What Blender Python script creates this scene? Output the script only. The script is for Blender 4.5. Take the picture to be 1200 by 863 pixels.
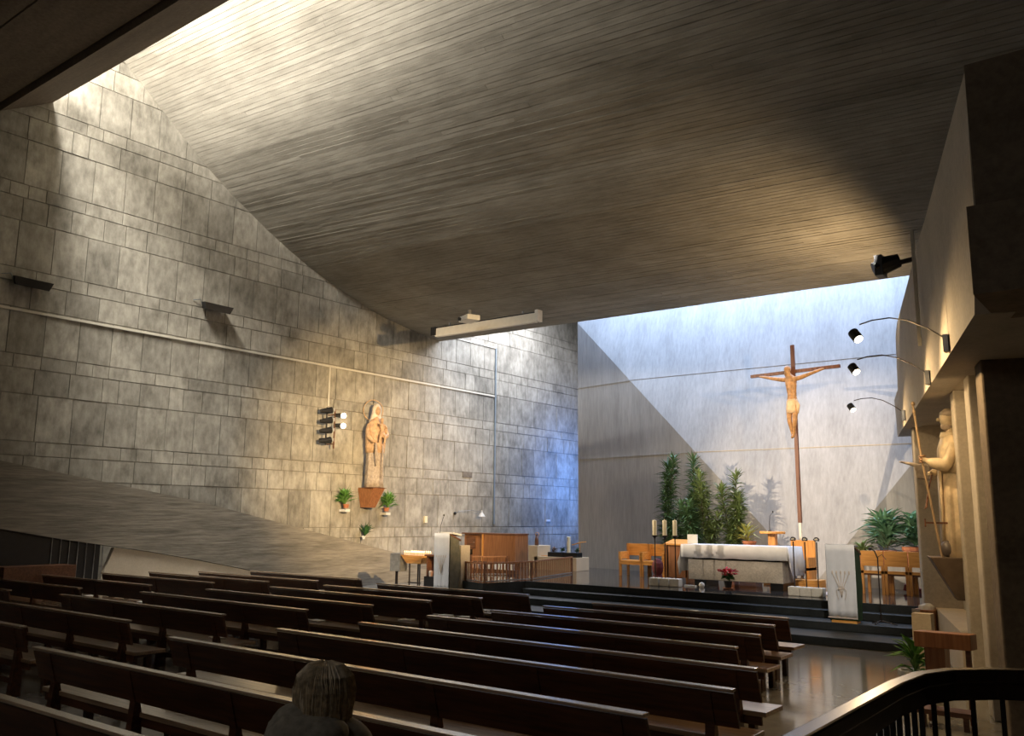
import bpy, math, random
from mathutils import Vector, Matrix
random.seed(7)
PI = math.pi
for o in list(bpy.data.objects): bpy.data.objects.remove(o)
SC = bpy.context.scene
C = SC.collection

# ------------------------------------------------------------------ camera
CAMH = 2.2
YAW, PIT, ROL = (math.radians(a) for a in (37.577, 9.6665, -0.5536))
FPX, CX, CY = 1023.2, 600.0, 431.5
fwd = Vector((-math.sin(YAW)*math.cos(PIT), math.cos(YAW)*math.cos(PIT), math.sin(PIT)))
r0 = Vector((math.cos(YAW), math.sin(YAW), 0)); d0 = fwd.cross(r0)
RR = math.cos(ROL)*r0 + math.sin(ROL)*d0
DD = -math.sin(ROL)*r0 + math.cos(ROL)*d0
CP = Vector((0, 0, CAMH))
cam_d = bpy.data.cameras.new('camera'); cam = bpy.data.objects.new('camera', cam_d); C.objects.link(cam)
cam_d.sensor_fit = 'HORIZONTAL'; cam_d.sensor_width = 36; cam_d.lens = FPX*36/1200
cam_d.clip_end = 200
M = Matrix((RR, -DD, -fwd)).transposed().to_4x4(); M.translation = CP
cam.matrix_world = M
SC.camera = cam
def ray(x, y): return fwd + RR*((x-CX)/FPX) + DD*((y-CY)/FPX)
def atY(x, y, Y): r = ray(x, y); return CP + r*(Y/r.y)
def atX(x, y, X): r = ray(x, y); return CP + r*(X/r.x)
def atZ(x, y, Z): r = ray(x, y); return CP + r*((Z-CAMH)/r.z)

# ------------------------------------------------------------------ world, exposure, daylight
w = bpy.data.worlds.new('world'); SC.world = w; w.use_nodes = True
w.node_tree.nodes['Background'].inputs[0].default_value = (0.55, 0.65, 0.85, 1)
w.node_tree.nodes['Background'].inputs[1].default_value = 0.0
SC.view_settings.view_transform = 'Standard'; SC.view_settings.look = 'None'
SC.view_settings.gamma = 1; SC.view_settings.use_curve_mapping = False
SC.view_settings.exposure = 1.24

def area(name, loc, target, sx, sy, power, col, spread=180):
    d = bpy.data.lights.new(name, 'AREA'); d.shape = 'RECTANGLE'; d.size = sx; d.size_y = sy
    d.energy = power; d.color = col; d.spread = math.radians(spread)
    o = bpy.data.objects.new(name, d); C.objects.link(o); o.location = loc
    o.rotation_euler = (Vector(target)-Vector(loc)).to_track_quat('-Z', 'Y').to_euler()
    return o
def spot(name, loc, target, power, col, ang=40, blend=.5, r=.05):
    d = bpy.data.lights.new(name, 'SPOT'); d.energy = power; d.color = col
    d.spot_size = math.radians(ang); d.spot_blend = blend; d.shadow_soft_size = r
    o = bpy.data.objects.new(name, d); C.objects.link(o); o.location = loc
    o.rotation_euler = (Vector(target)-Vector(loc)).to_track_quat('-Z', 'Y').to_euler()
    return o
DAY = (1.0, .95, .87); COOL = (.50, .67, 1.0); WARM = (1.0, .66, .30)
# clerestory glazing behind the dark beam, high skylight over the altar, skylight over the side bay
area('clerestory_daylight', (-17.3, 3.9, 14.7), (-18.0, 12, 13.6), 9, 3.0, 1250, DAY, 125)
area('roof_light', (-17.2, 9.5, 15.2), (-17.8, 11.6, 10), 8.4, .6, 330, DAY, 62)
area('altar_skylight', (-9.5, 23.2, 11.6), (-9.5, 23.2, 4), 12.5, 2.4, 900, COOL)
area('bay_skylight', (-19, 27.5, 11.0), (-19.4, 27.6, 4), 4.5, 5, 420, (.85, .88, 1))
area('blue_window', (-18.6, 32.6, 3.7), (-22, 32.2, 4.0), 1.0, 2.6, 60, (.08, .28, 1.0), 120)
area('nave_rear_fill', (-7, -4.5, 6.5), (-9, 8, 0), 8, 1.4, 34, (1, .93, .84))  # added fill for the pews; the rear wall has no opening

# ------------------------------------------------------------------ materials
def nodes(name):
    m = bpy.data.materials.new(name); m.use_nodes = True
    n = m.node_tree.nodes; l = m.node_tree.links
    return m, n, l, n['Principled BSDF']
def ramp(n, a, b, p0=.3, p1=.7):
    r = n.new('ShaderNodeValToRGB'); e = r.color_ramp.elements
    e[0].position = p0; e[1].position = p1
    e[0].color = (*a, 1); e[1].color = (*b, 1); return r
def plain(name, col, rough=.6, metal=0, var=.25, scale=8, emit=0, spec=.5):
    m, n, l, b = nodes(name)
    tc = n.new('ShaderNodeTexCoord'); t = n.new('ShaderNodeTexNoise'); t.inputs['Scale'].default_value = scale
    t.inputs['Detail'].default_value = 3
    l.new(tc.outputs['Object'], t.inputs['Vector'])
    r = ramp(n, [c*(1-var) for c in col], [min(1, c*(1+var*.6)) for c in col])
    l.new(t.outputs['Fac'], r.inputs[0]); l.new(r.outputs[0], b.inputs['Base Color'])
    b.inputs['Roughness'].default_value = rough; b.inputs['Metallic'].default_value = metal
    b.inputs['Specular IOR Level'].default_value = spec
    if emit:
        b.inputs['Emission Color'].default_value = (*col, 1); b.inputs['Emission Strength'].default_value = emit
    return m
def concrete(name, lo, hi, stretch=(1, 1, 1), scale=1.5, fine=14, fstretch=(1, 1, 1), rnd=.18, bump=.25, rough=.85, streak=None, spec=.3):
    m, n, l, b = nodes(name)
    g = n.new('ShaderNodeNewGeometry')
    def noise(st, sc, det=6):
        mp = n.new('ShaderNodeMapping'); mp.inputs['Scale'].default_value = st
        t = n.new('ShaderNodeTexNoise'); t.inputs['Scale'].default_value = sc; t.inputs['Detail'].default_value = det
        t.inputs['Roughness'].default_value = .62
        l.new(g.outputs['Position'], mp.inputs['Vector']); l.new(mp.outputs[0], t.inputs['Vector']); return t
    a = noise(stretch, scale); f = noise(fstretch, fine, 4)
    mx = n.new('ShaderNodeMath'); mx.operation = 'MULTIPLY_ADD'; mx.inputs[1].default_value = .55
    l.new(a.outputs['Fac'], mx.inputs[0])
    m2 = n.new('ShaderNodeMath'); m2.operation = 'MULTIPLY'; m2.inputs[1].default_value = .45
    l.new(f.outputs['Fac'], m2.inputs[0]); l.new(m2.outputs[0], mx.inputs[2])
    r = ramp(n, lo, hi, .36, .64); l.new(mx.outputs[0], r.inputs[0])
    oi = n.new('ShaderNodeObjectInfo')
    mr = n.new('ShaderNodeMapRange'); mr.inputs['To Min'].default_value = 1-rnd; mr.inputs['To Max'].default_value = 1+rnd*.8
    l.new(oi.outputs['Random'], mr.inputs['Value'])
    mul = n.new('ShaderNodeVectorMath'); mul.operation = 'SCALE'
    l.new(r.outputs[0], mul.inputs[0]); l.new(mr.outputs[0], mul.inputs['Scale'])
    l.new(mul.outputs[0], b.inputs['Base Color'])
    b.inputs['Roughness'].default_value = rough; b.inputs['Specular IOR Level'].default_value = spec
    bp = n.new('ShaderNodeBump'); bp.inputs['Strength'].default_value = bump; bp.inputs['Distance'].default_value = .03
    l.new(mx.outputs[0], bp.inputs['Height']); l.new(bp.outputs[0], b.inputs['Normal'])
    return m
def wood(name, lo, hi, rough=.4, axis='X', scale=3, spec=.5):
    m, n, l, b = nodes(name)
    tc = n.new('ShaderNodeTexCoord'); mp = n.new('ShaderNodeMapping')
    s = {'X': (.6, 9, 9), 'Y': (9, .6, 9), 'Z': (9, 9, .6)}[axis]; mp.inputs['Scale'].default_value = s
    t = n.new('ShaderNodeTexNoise'); t.inputs['Scale'].default_value = scale; t.inputs['Detail'].default_value = 5
    l.new(tc.outputs['Object'], mp.inputs[0]); l.new(mp.outputs[0], t.inputs['Vector'])
    r = ramp(n, lo, hi, .35, .68); l.new(t.outputs['Fac'], r.inputs[0])
    l.new(r.outputs[0], b.inputs['Base Color']); b.inputs['Roughness'].default_value = rough
    b.inputs['Specular IOR Level'].default_value = spec
    bp = n.new('ShaderNodeBump'); bp.inputs['Strength'].default_value = .1; bp.inputs['Distance'].default_value = .004
    l.new(t.outputs['Fac'], bp.inputs['Height']); l.new(bp.outputs[0], b.inputs['Normal'])
    return m
m_wall = concrete('board_marked_wall', (.19, .176, .142), (.455, .425, .355), scale=1.1, fine=4, fstretch=(1, 1.5, .7), rnd=.17, bump=.3)
m_joint = concrete('wall_joint', (.16, .145, .115), (.27, .245, .20))
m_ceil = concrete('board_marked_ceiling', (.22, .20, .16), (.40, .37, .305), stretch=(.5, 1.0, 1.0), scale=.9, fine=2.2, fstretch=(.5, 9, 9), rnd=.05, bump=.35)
m_slab = concrete('ceiling_joint_shade', (.09, .08, .06), (.16, .14, .11))  # darkened so the gaps between boards read as shadow
m_altw = concrete('altar_wall_concrete', (.33, .325, .315), (.47, .465, .455), stretch=(2, 2, .35), scale=.9, fine=5, fstretch=(3, 3, .35), rnd=0, bump=.3)
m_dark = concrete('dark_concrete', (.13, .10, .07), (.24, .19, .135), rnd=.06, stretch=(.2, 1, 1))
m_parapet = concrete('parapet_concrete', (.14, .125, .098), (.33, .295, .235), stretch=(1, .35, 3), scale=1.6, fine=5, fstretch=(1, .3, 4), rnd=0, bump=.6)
m_plaster = concrete('beige_plaster', (.52, .44, .32), (.64, .55, .42), rnd=0, bump=.12, fine=30)
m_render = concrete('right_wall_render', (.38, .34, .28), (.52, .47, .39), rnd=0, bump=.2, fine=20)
m_floor = concrete('polished_floor', (.17, .165, .15), (.29, .28, .255), scale=.6, fine=3, rnd=.0, bump=.015, rough=.13, spec=.8)
m_plat = concrete('polished_black_floor', (.035, .032, .03), (.06, .055, .05), scale=1, fine=4, rnd=0, bump=.01, rough=.06, spec=1.0)
m_step = concrete('black_slate', (.017, .020, .020), (.035, .038, .038), scale=2, fine=12, rnd=.1, bump=.1, rough=.42)
m_pew = wood('dark_pew_wood', (.040, .015, .007), (.11, .040, .016), .36)
m_seat = wood('pew_seat_wood', (.20, .12, .065), (.40, .255, .15), .3)
m_cap = wood('pew_rail_wood_sheen', (.30, .205, .13), (.52, .38, .26), .2, spec=.9)  # pale tone carries the altar light reflected along the rails
m_oak = wood('light_oak', (.62, .27, .055), (.86, .44, .12), .45, 'X')
m_oakz = wood('light_oak_upright', (.55, .23, .05), (.80, .40, .11), .45, 'Z')
m_teak = wood('brown_panel_wood', (.24, .095, .035), (.38, .165, .065), .42, 'Z')
m_brown = wood('dark_brown_wood', (.10, .04, .018), (.20, .085, .04), .45, 'X')
m_cross = wood('cross_wood', (.10, .035, .018), (.20, .08, .04), .5, 'Z')
m_veil = plain('whitened_veil', (.72, .62, .50), .55)
m_loin = plain('pale_loincloth_wood', (.66, .47, .27), .5)
m_carve = plain('carved_honey_wood', (.42, .22, .08), .5, var=.4, scale=14)
m_carve2 = plain('carved_pale_wood', (.56, .36, .20), .5, var=.3, scale=10)
m_carve3 = plain('carved_greyed_wood', (.42, .34, .26), .55, var=.3, scale=12)
m_friar = plain('painted_cream_statue', (.62, .50, .33), .5, var=.35, scale=7)
m_skin = plain('painted_skin', (.42, .25, .14), .5)
m_black = plain('black_metal', (.012, .012, .013), .4)
m_iron = plain('dark_iron', (.03, .02, .015), .5, metal=.3)
m_rail = plain('dark_varnished_rail', (.022, .014, .010), .25)
m_steel = plain('grey_steel', (.35, .35, .34), .4, metal=.6)
m_white = plain('white_cloth', (.74, .76, .79), .9, var=.07, scale=5)
m_whitep = plain('white_paint', (.72, .70, .64), .5, var=.06)
m_paper = plain('white_paper', (.75, .73, .68), .8, var=.05)
m_wax = plain('cream_wax', (.80, .72, .50), .45, var=.06)
m_stone = concrete('rough_grey_stone', (.36, .34, .31), (.58, .55, .50), scale=3, fine=22, rnd=.1, bump=1.0)
m_blockst = concrete('cream_stone', (.60, .56, .47), (.78, .74, .64), scale=3, fine=18, rnd=.1, bump=.4)
m_cream = plain('cream_box_wood', (.62, .48, .31), .5, var=.1, scale=2)
m_green = plain('dark_leaf', (.045, .13, .035), .45, var=.5, scale=3)
m_green2 = plain('fresh_leaf', (.13, .30, .06), .45, var=.45, scale=4)
m_yel = plain('yellow_leaf', (.42, .42, .10), .5, var=.35, scale=4)
m_stem = plain('plant_stem', (.10, .09, .045), .7)
m_terra = plain('terracotta', (.46, .17, .08), .7, var=.2)
m_red = plain('red_petals', (.55, .02, .04), .55, var=.3)
m_amgreen = plain('dark_green_board', (.035, .075, .032), .6)
m_carpet = plain('pale_pink_carpet', (.60, .50, .47), .95, var=.1)
m_maroon = plain('maroon_fabric', (.16, .03, .03), .8)
m_hair = plain('grey_blond_hair', (.50, .42, .31), .55, var=.4, scale=60)
m_strand = plain('blond_strand', (.55, .46, .33), .45, var=.5, scale=40)
m_coat = plain('grey_beige_coat', (.26, .24, .20), .9, var=.25, scale=30)
m_bulb = plain('lit_lamp', (1, .86, .62), .4, emit=7, var=0)
m_flame = plain('flame', (1, .62, .25), .4, emit=2.5, var=0)
m_conduit = plain('white_conduit', (.62, .58, .48), .5, var=.05)
m_blueg = plain('grey_conduit', (.22, .26, .28), .5, var=.1)
m_purple = plain('purple_cloth', (.19, .11, .14), .8)
m_embr = plain('gold_embroidery', (.64, .56, .48), .7, var=.1)
m_glassred = plain('votive_cup', (.75, .62, .5), .3)

for m_ in (m_cap, m_seat):
    m_.node_tree.nodes['Principled BSDF'].inputs['Coat Weight'].default_value = 1; m_.node_tree.nodes['Principled BSDF'].inputs['Coat Roughness'].default_value = .12; m_.node_tree.nodes['Principled BSDF'].inputs['Coat IOR'].default_value = 1.9
# ------------------------------------------------------------------ mesh helpers
class MB:
    def __init__(s): s.v = []; s.f = []
    def add(s, vs, fs):
        k = len(s.v); s.v += [tuple(v) for v in vs]; s.f += [tuple(i+k for i in f) for f in fs]; return s
    def box(s, x0, x1, y0, y1, z0, z1, taper=0):
        t = taper
        vs = [(x0, y0, z0), (x1, y0, z0), (x1, y1, z0), (x0, y1, z0), (x0+t, y0+t, z1), (x1-t, y0+t, z1), (x1-t, y1-t, z1), (x0+t, y1-t, z1)]
        return s.add(vs, [(0, 3, 2, 1), (4, 5, 6, 7), (0, 1, 5, 4), (1, 2, 6, 5), (2, 3, 7, 6), (3, 0, 4, 7)])
    def hexa(s, vs):
        return s.add(vs, [(0, 3, 2, 1), (4, 5, 6, 7), (0, 1, 5, 4), (1, 2, 6, 5), (2, 3, 7, 6), (3, 0, 4, 7)])
    def prism(s, poly, vec):
        n = len(poly); a = [Vector(p) for p in poly]; b = [p+Vector(vec) for p in a]
        return s.add(a+b, [tuple(range(n))[::-1], tuple(range(n, 2*n))]+[(i, (i+1) % n, n+(i+1) % n, n+i) for i in range(n)])
    def tube(s, pts, r, n=8, rect=None):
        pts = [Vector(p) for p in pts]; rings = []
        rs = r if isinstance(r, (list, tuple)) else [r]*len(pts)
        for i, p in enumerate(pts):
            t = (pts[min(i+1, len(pts)-1)]-pts[max(i-1, 0)]).normalized()
            up = Vector((0, 0, 1)) if abs(t.z) < .9 else Vector((1, 0, 0))
            a = t.cross(up).normalized(); b = a.cross(t)
            if rect:
                w_, h_ = rect; rings.append([p+a*x*w_/2+b*y*h_/2 for x, y in ((-1, -1), (1, -1), (1, 1), (-1, 1))])
            else:
                rings.append([p+a*rs[i]*math.cos(q*2*PI/n)+b*rs[i]*math.sin(q*2*PI/n) for q in range(n)])
        return s.rings(rings)
    def rings(s, rings, cap=True):
        n = len(rings[0]); vs = [v for r in rings for v in r]; fs = []
        for i in range(len(rings)-1):
            for q in range(n):
                a = i*n+q; b = i*n+(q+1) % n; fs.append((a, b, b+n, a+n))
        if cap: fs += [tuple(range(n))[::-1], tuple(range((len(rings)-1)*n, len(rings)*n))]
        return s.add(vs, fs)
    def lathe(s, prof, c=(0, 0, 0), n=12, sx=1, sy=1):
        cx, cy, cz = c
        return s.rings([[(cx+r*sx*math.cos(q*2*PI/n), cy+r*sy*math.sin(q*2*PI/n), cz+z) for q in range(n)] for r, z in prof])
    def folds(s, prof, n=28, k=7, seed=0):
        # prof: (z, rx, ry, cx, cy, fold)
        rr = random.Random(seed); ph = [rr.uniform(0, 6) for _ in range(3)]; R_ = []
        for z, rx, ry, cx, cy, f in prof:
            R_.append([(cx+rx*math.cos(a)*(1+f*(math.sin(k*a+ph[0])+.5*math.sin((k*2+1)*a+ph[1]))), cy+ry*math.sin(a)*(1+f*(math.sin(k*a+ph[0])+.5*math.sin((k*2+1)*a+ph[1]))), z) for a in [q*2*PI/n for q in range(n)]])
        return s.rings(R_)
    def ball(s, c, rx, ry=None, rz=None, n=10, m=6):
        ry = ry or rx; rz = rz or rx
        pr = [(math.sin(PI*(i+.5)/(m+1) if 0 < i < m else (.12 if i == 0 else .12)), 0) for i in range(m+1)]
        R_ = []
        for i in range(m+1):
            t = PI*(i*.94/m+.03); R_.append([(c[0]+rx*math.sin(t)*math.cos(q*2*PI/n), c[1]+ry*math.sin(t)*math.sin(q*2*PI/n), c[2]-rz*math.cos(t)) for q in range(n)])
        return s.rings(R_)
    def build(s, name, mat, parent=None, smooth=False, bevel=0, loc=None):
        me = bpy.data.meshes.new(name); me.from_pydata(s.v, [], s.f); me.update()
        me.materials.append(mat)
        if smooth:
            for p in me.polygons: p.use_smooth = True
        o = bpy.data.objects.new(name, me); C.objects.link(o)
        if parent: o.parent = parent
        if loc: o.location = loc
        if bevel:
            b = o.modifiers.new('bevel', 'BEVEL'); b.width = bevel; b.segments = 2; b.limit_method = 'ANGLE'
        return o
def tag(o, label, cat, group=None):
    o['label'] = label; o['category'] = cat
    if group: o['group'] = group
    return o
def thing(name, label, cat, loc, rz=0, group=None):
    o = bpy.data.objects.new(name, None); o.empty_display_size = .2; C.objects.link(o)
    o.location = loc; o.rotation_euler = (0, 0, rz); return tag(o, label, cat, group)
def struct(o): o['kind'] = 'structure'; return o
def sempty(name, loc=(0, 0, 0)):
    o = bpy.data.objects.new(name, None); o.empty_display_size = .2; C.objects.link(o); o.location = loc; return struct(o)
def dup(o, loc=None, rz=None, label=None, parent=None):
    c = o.copy(); C.objects.link(c)
    if parent is not None: c.parent = parent
    if loc is not None: c.location = loc
    if rz is not None: c.rotation_euler = (0, 0, rz)
    if label: c['label'] = label
    for ch in [q for q in KIDS.get(o.name, o.children)]: dup(ch, parent=c)
    return c
KIDS = {}
def skin(name, joints, bones, mat, parent=None, sub=2):
    me = bpy.data.meshes.new(name); ks = list(joints)
    me.from_pydata([joints[k][0] for k in ks], [(ks.index(a), ks.index(b)) for a, b in bones], [])
    o = bpy.data.objects.new(name, me); C.objects.link(o)
    o.modifiers.new('skin', 'SKIN').use_smooth_shade = True
    for i, k in enumerate(ks):
        r = joints[k][1]; r = r if isinstance(r, tuple) else (r, r)
        me.skin_vertices[0].data[i].radius = r
        me.skin_vertices[0].data[i].use_root = (i == 0)
    sb = o.modifiers.new('sub', 'SUBSURF'); sb.levels = sub; sb.render_levels = sub
    dg = bpy.context.evaluated_depsgraph_get()
    nm = bpy.data.meshes.new_from_object(o.evaluated_get(dg)); o.modifiers.clear(); o.data = nm
    nm.materials.clear(); nm.materials.append(mat)
    for p in nm.polygons: p.use_smooth = True
    if parent: o.parent = parent
    return o
def blade(mb, base, d, L, wd, droop=.3, up=Vector((0, 0, 1))):
    d = Vector(d).normalized(); side = d.cross(up)
    if side.length < .05: side = d.cross(Vector((1, .3, 0)))
    side.normalize(); p0 = Vector(base); k = len(mb.v)
    p1 = p0+d*L*.45; p2 = p0+d*L-up*L*droop
    nrm = side.cross(d)*wd*.25
    mb.v += [tuple(p0-side*wd*.2), tuple(p0+side*wd*.2), tuple(p1-side*wd*.5+nrm), tuple(p1-nrm*.3), tuple(p1+side*wd*.5+nrm), tuple(p2)]
    mb.f += [(k, k+3, k+2), (k, k+1, k+3), (k+1, k+4, k+3), (k+2, k+3, k+5), (k+3, k+4, k+5)]

# ================================================================== THE SETTING
# ---- floor
fl = struct(MB().box(-23, 8, -5, 35, -.3, 0).build('floor', m_floor))
struct(MB().prism([(-13.47, 18.15, 0), (-3.3, 18.15, 0), (-3.3, 24, 0), (-15, 24.8, 0), (-16.2, 33.8, 0), (-21.9, 33.8, 0), (-21.9, 26, 0), (-14.67, 17.11, 0), (-13.75, 16.83, 0)], (0, 0, .6)).build('floor', m_plat))
st = sempty('altar_steps')
for y0, y1, z in ((16.1, 17.15, .15), (17.15, 17.8, .3), (17.8, 18.14, .45)):
    MB().box(-13.3, -3.45, y0, 18.14, z-.15+.001, z).build('step', m_step, st, bevel=.012)
MB().box(-13.46, -3.3, 18.11, 18.149, .45, .605).build('step', m_step, st)
MB().prism([(-14.70, 17.10, .0), (-13.75, 16.80, .0), (-13.45, 18.15, .0), (-13.5, 18.16, .0), (-13.77, 16.84, .0), (-14.68, 17.13, .0)], (0, 0, .6)).build('riser', m_step, st)

# ---- left wall of formwork panels
WX = -22.0
wl = sempty('wall_left')
MB().box(WX-.4, WX-.018, 3, 34, 0, 16.5).build('backing', m_joint, wl)
unit = bpy.data.meshes.new('panel')
ub = MB().box(0, 1, 0, 1, 0, 1); unit.from_pydata(ub.v, [], ub.f); unit.materials.append(m_wall)
ZJ = []
z = 14.01+2.08
seq = [.60, 1.15, .33]
joints = [16.1, 15.45, 14.34, 14.01, 13.42, 12.25, 11.91, 11.31, 10.15, 9.81, 9.22, 8.04, 7.70, 7.08, 5.95, 5.62, 5.00, 3.87, 3.53, 2.96, 1.80, 1.46, .86, 0.0]
def ceil_left_z(Y):
    P = CPROF
    for (a, b), (c, d) in zip(P, P[1:]):
        if a <= Y <= c: return b+(d-b)*(Y-a)/(c-a)
    return 99
CPROF = [(9.0, 16.1), (10.0, 15.3), (11.11, 14.35), (11.97, 13.69), (12.84, 13.0), (13.71, 12.33), (14.8, 11.63), (15.91, 11.01), (16.8, 10.56), (17.64, 10.19), (19.12, 9.68), (20.2, 9.35), (21.14, 9.12), (22.43, 8.93), (24.06, 8.74)]
cand = []
for zt, zb in zip(joints, joints[1:]):
    h = zt-zb; y = 5.0+random.uniform(0, .4)
    if h > .9: y = 5.42
    while y < 33.9:
        wdt = .853 if h > .9 else (random.choice((.43, .6, .853, .853, 1.1)) if h > .45 else random.choice((.43, .65, .853, 1.0, 1.3)))
        y1 = min(y+wdt, 34)
        mid = (y+y1)/2; zc = (zt+zb)/2
        vis = not (mid < 24 and mid > 9 and zb > ceil_left_z(mid)+.1) and not (mid < 9.2 and zb > 12.6)
        low = zt < 3.35-(mid-8.5)*.165 and mid < 24
        if vis:
            d = math.hypot(mid, 22)
            px = (y1-y)*22/d**2*h/d
            cand.append((0 if low or mid < 6.5 else px, y, y1, zb, zt))
        y = y1
cand.sort(reverse=True)
rest = MB()
for i, (px, y0, y1, zb, zt) in enumerate(cand):
    dx = random.uniform(0, .014)
    if i < 300:
        o = bpy.data.objects.new('panel', unit); C.objects.link(o); o.parent = wl
        o.location = (WX-.05, y0+.010, zb+.010); o.scale = (.05+dx, y1-y0-.020, zt-zb-.020)
    else: rest.box(WX-.05, WX+dx, y0+.010, y1-.010, zb+.010, zt-.010)
rest.build('panel', m_wall, wl)['kind'] = 'stuff'

# ---- belly of the ceiling, cast against boards
def cpt(X, s):   # s along the profile 0..len-1
    i = min(int(s), len(CPROF)-2); f = s-i
    Y = CPROF[i][0]*(1-f)+CPROF[i+1][0]*f; Z = CPROF[i][1]*(1-f)+CPROF[i+1][1]*f
    k = min(1, max(0, (Y-16)/8.06)); dx = X-WX
    return Vector((X, Y-.184*k*dx, Z-(.060-.003*k)*dx))
ce = sempty('ceiling')
arc = [0]
for s in range(1, 141):
    a = cpt(WX, (s-1)/10); b = cpt(WX, s/10); arc.append(arc[-1]+(b-a).length)
def s_at(L):
    for i in range(140):
        if arc[i+1] >= L: return (i+(L-arc[i])/(arc[i+1]-arc[i]))/10
    return 14
b = MB(); NS = 56
for off in (0, 1):
    for i in range(NS+1):
        for X in (WX, -8, 7): 
            p = cpt(X, 14*i/NS); b.v.append((p.x, p.y+(.30 if off else .03)*.4, p.z+(.5 if off else .03)))
    if not off:
        for i in range(NS):
            for j in (0, 1): q = i*3+j; b.f.append((q, q+1, q+4, q+3))
    else:
        K = 3*(NS+1)
        for i in range(NS):
            for j in (0, 1): q = K+i*3+j; b.f.append((q, q+3, q+4, q+1))
q0 = NS*3; K = 3*(NS+1)
for j in (0, 1): b.f.append((q0+j, q0+j+1, K+q0+j+1, K+q0+j))
b.build('slab', m_slab, ce)
Ltot = arc[-1]; nrow = 130; bw = Ltot/nrow
rest = MB(); cnt = 0; cells = []
for r in range(nrow):
    X = WX-random.uniform(0, 3.5)
    while X < 6.5:
        L = random.choice((3.6, 4.2, 4.8, 5.4)); x0 = max(WX, X); x1 = min(X+L, 6.8); X += L
        if x1 > x0+.2: cells.append((r, x0, x1))
def board_mesh(mb, r, x0, x1):
    s0 = s_at(r*bw+.0045); s1 = s_at((r+1)*bw-.0045); e0, e1 = random.choice((0, .002, .004, .007, .010)), random.choice((0, .002, .005))
    A = [cpt(x0+.001, s0), cpt(x1-.001, s0), cpt(x1-.001, s1), cpt(x0+.001, s1)]
    nn = (A[1]-A[0]).cross(A[3]-A[0]).normalized()
    if nn.z > 0: nn = -nn
    lo = [A[0]+nn*(.012+e0), A[1]+nn*(.012+e0), A[2]+nn*(.012+e1), A[3]+nn*(.012+e1)]; hi = [p-nn*.06 for p in A]
    mb.hexa(lo+hi)
cells.sort(key=lambda c: -((c[2]-c[1])/(12+abs(c[0]-20)*.2+max(0, -c[1]-8)*.6)))
for i, c in enumerate(cells):
    if i < 300:
        mb = MB(); board_mesh(mb, *c); mb.build('board', m_ceil, ce)
    else: board_mesh(rest, *c)
rest.build('board', m_ceil, ce)['kind'] = 'stuff'

# ---- low dark ceiling over the camera, with its beam
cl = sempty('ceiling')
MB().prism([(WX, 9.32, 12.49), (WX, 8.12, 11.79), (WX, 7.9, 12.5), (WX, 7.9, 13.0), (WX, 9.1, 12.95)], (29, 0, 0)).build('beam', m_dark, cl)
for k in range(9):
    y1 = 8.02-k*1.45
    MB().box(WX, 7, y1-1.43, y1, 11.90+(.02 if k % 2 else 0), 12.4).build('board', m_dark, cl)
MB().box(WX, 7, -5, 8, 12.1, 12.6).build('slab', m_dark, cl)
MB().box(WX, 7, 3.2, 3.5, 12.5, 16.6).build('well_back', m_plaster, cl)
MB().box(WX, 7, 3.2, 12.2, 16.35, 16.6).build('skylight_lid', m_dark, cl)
# rear and side closure of the nave
struct(MB().box(-23, 8, -5.4, -5, 0, 13).build('wall_rear', m_dark))
struct(MB().box(7, 7.4, -5, 34, 0, 17).build('wall_right', m_dark))

# ---- altar wall: a flat middle and two folded-back flanks
wf = sempty('wall_altar')
BY0, BK = 22.8, .22                      # foot of the middle face, and how far it leans back per metre
LX, LY = -16.1, 24.6
def onB(x, y):
    r = ray(x, y); n = Vector((0, 1, -BK)); P = Vector((0, BY0, .6)); return CP+r*(n.dot(P-CP)/n.dot(r))
def bY(z): return BY0+BK*(z-.6)
V = Vector((onB(945, 690).x, BY0, .6)); V.x = -7.75
ZA = .6+(LY-BY0)/BK
cR = onB(1062, 552); kR = (cR.y-V.y)/(cR.x-V.x); RX = -.3; RY = V.y+kR*(RX-V.x); ZR = .6+(RY-BY0)/BK
TOP = 12.5
MB().prism([V, (RX, RY, ZR), (RX, bY(TOP), TOP), (LX, bY(TOP), TOP), (LX, LY, ZA)], (0, .4, 0)).build('middle_face', m_altw, wf)
MB().prism([(LX, LY, .6), V, (LX, LY, ZA)], (0, .4, 0)).build('left_flank', m_altw, wf)
MB().prism([V, (RX, RY, .6), (RX, RY, ZR)], (0, .4, 0)).build('right_flank', m_altw, wf)
for k, (px_, py_) in enumerate(((870, 433), (940, 525))):
    zz = onB(px_, py_).z; xc = LX+(ZA-zz)/(ZA-.6)*(V.x-LX)
    MB().box(xc, RX, bY(zz)-.006, bY(zz)+.05, zz-.007, zz+.007).build('pour_joint', m_joint if k == 0 else m_plaster, wf)
    yc = LY+(xc-LX)/(V.x-LX)*(V.y-LY)
    MB().prism([(LX, LY-.012, zz-.012), (xc, yc-.012, zz-.012), (xc, yc+.02, zz-.012), (LX, LY+.02, zz-.012)], (0, 0, .024)).build('pour_joint', m_altw, wf)
# low ledge along the right part of the altar wall
struct(MB().box(-6.7, -3.1, 22.3, 23.2, .6, 1.12).build('trim_1', m_altw))
# far closing wall of the side bay and roof pieces round the skylights
struct(MB().box(-22, -15, 33.9, 34.3, 0, 13).build('wall_rear_bay', m_wall))
struct(MB().box(-16.2, -15.9, 25.2, 33.9, 6.5, 12.5).build('wall_bay_side', m_altw))

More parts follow.
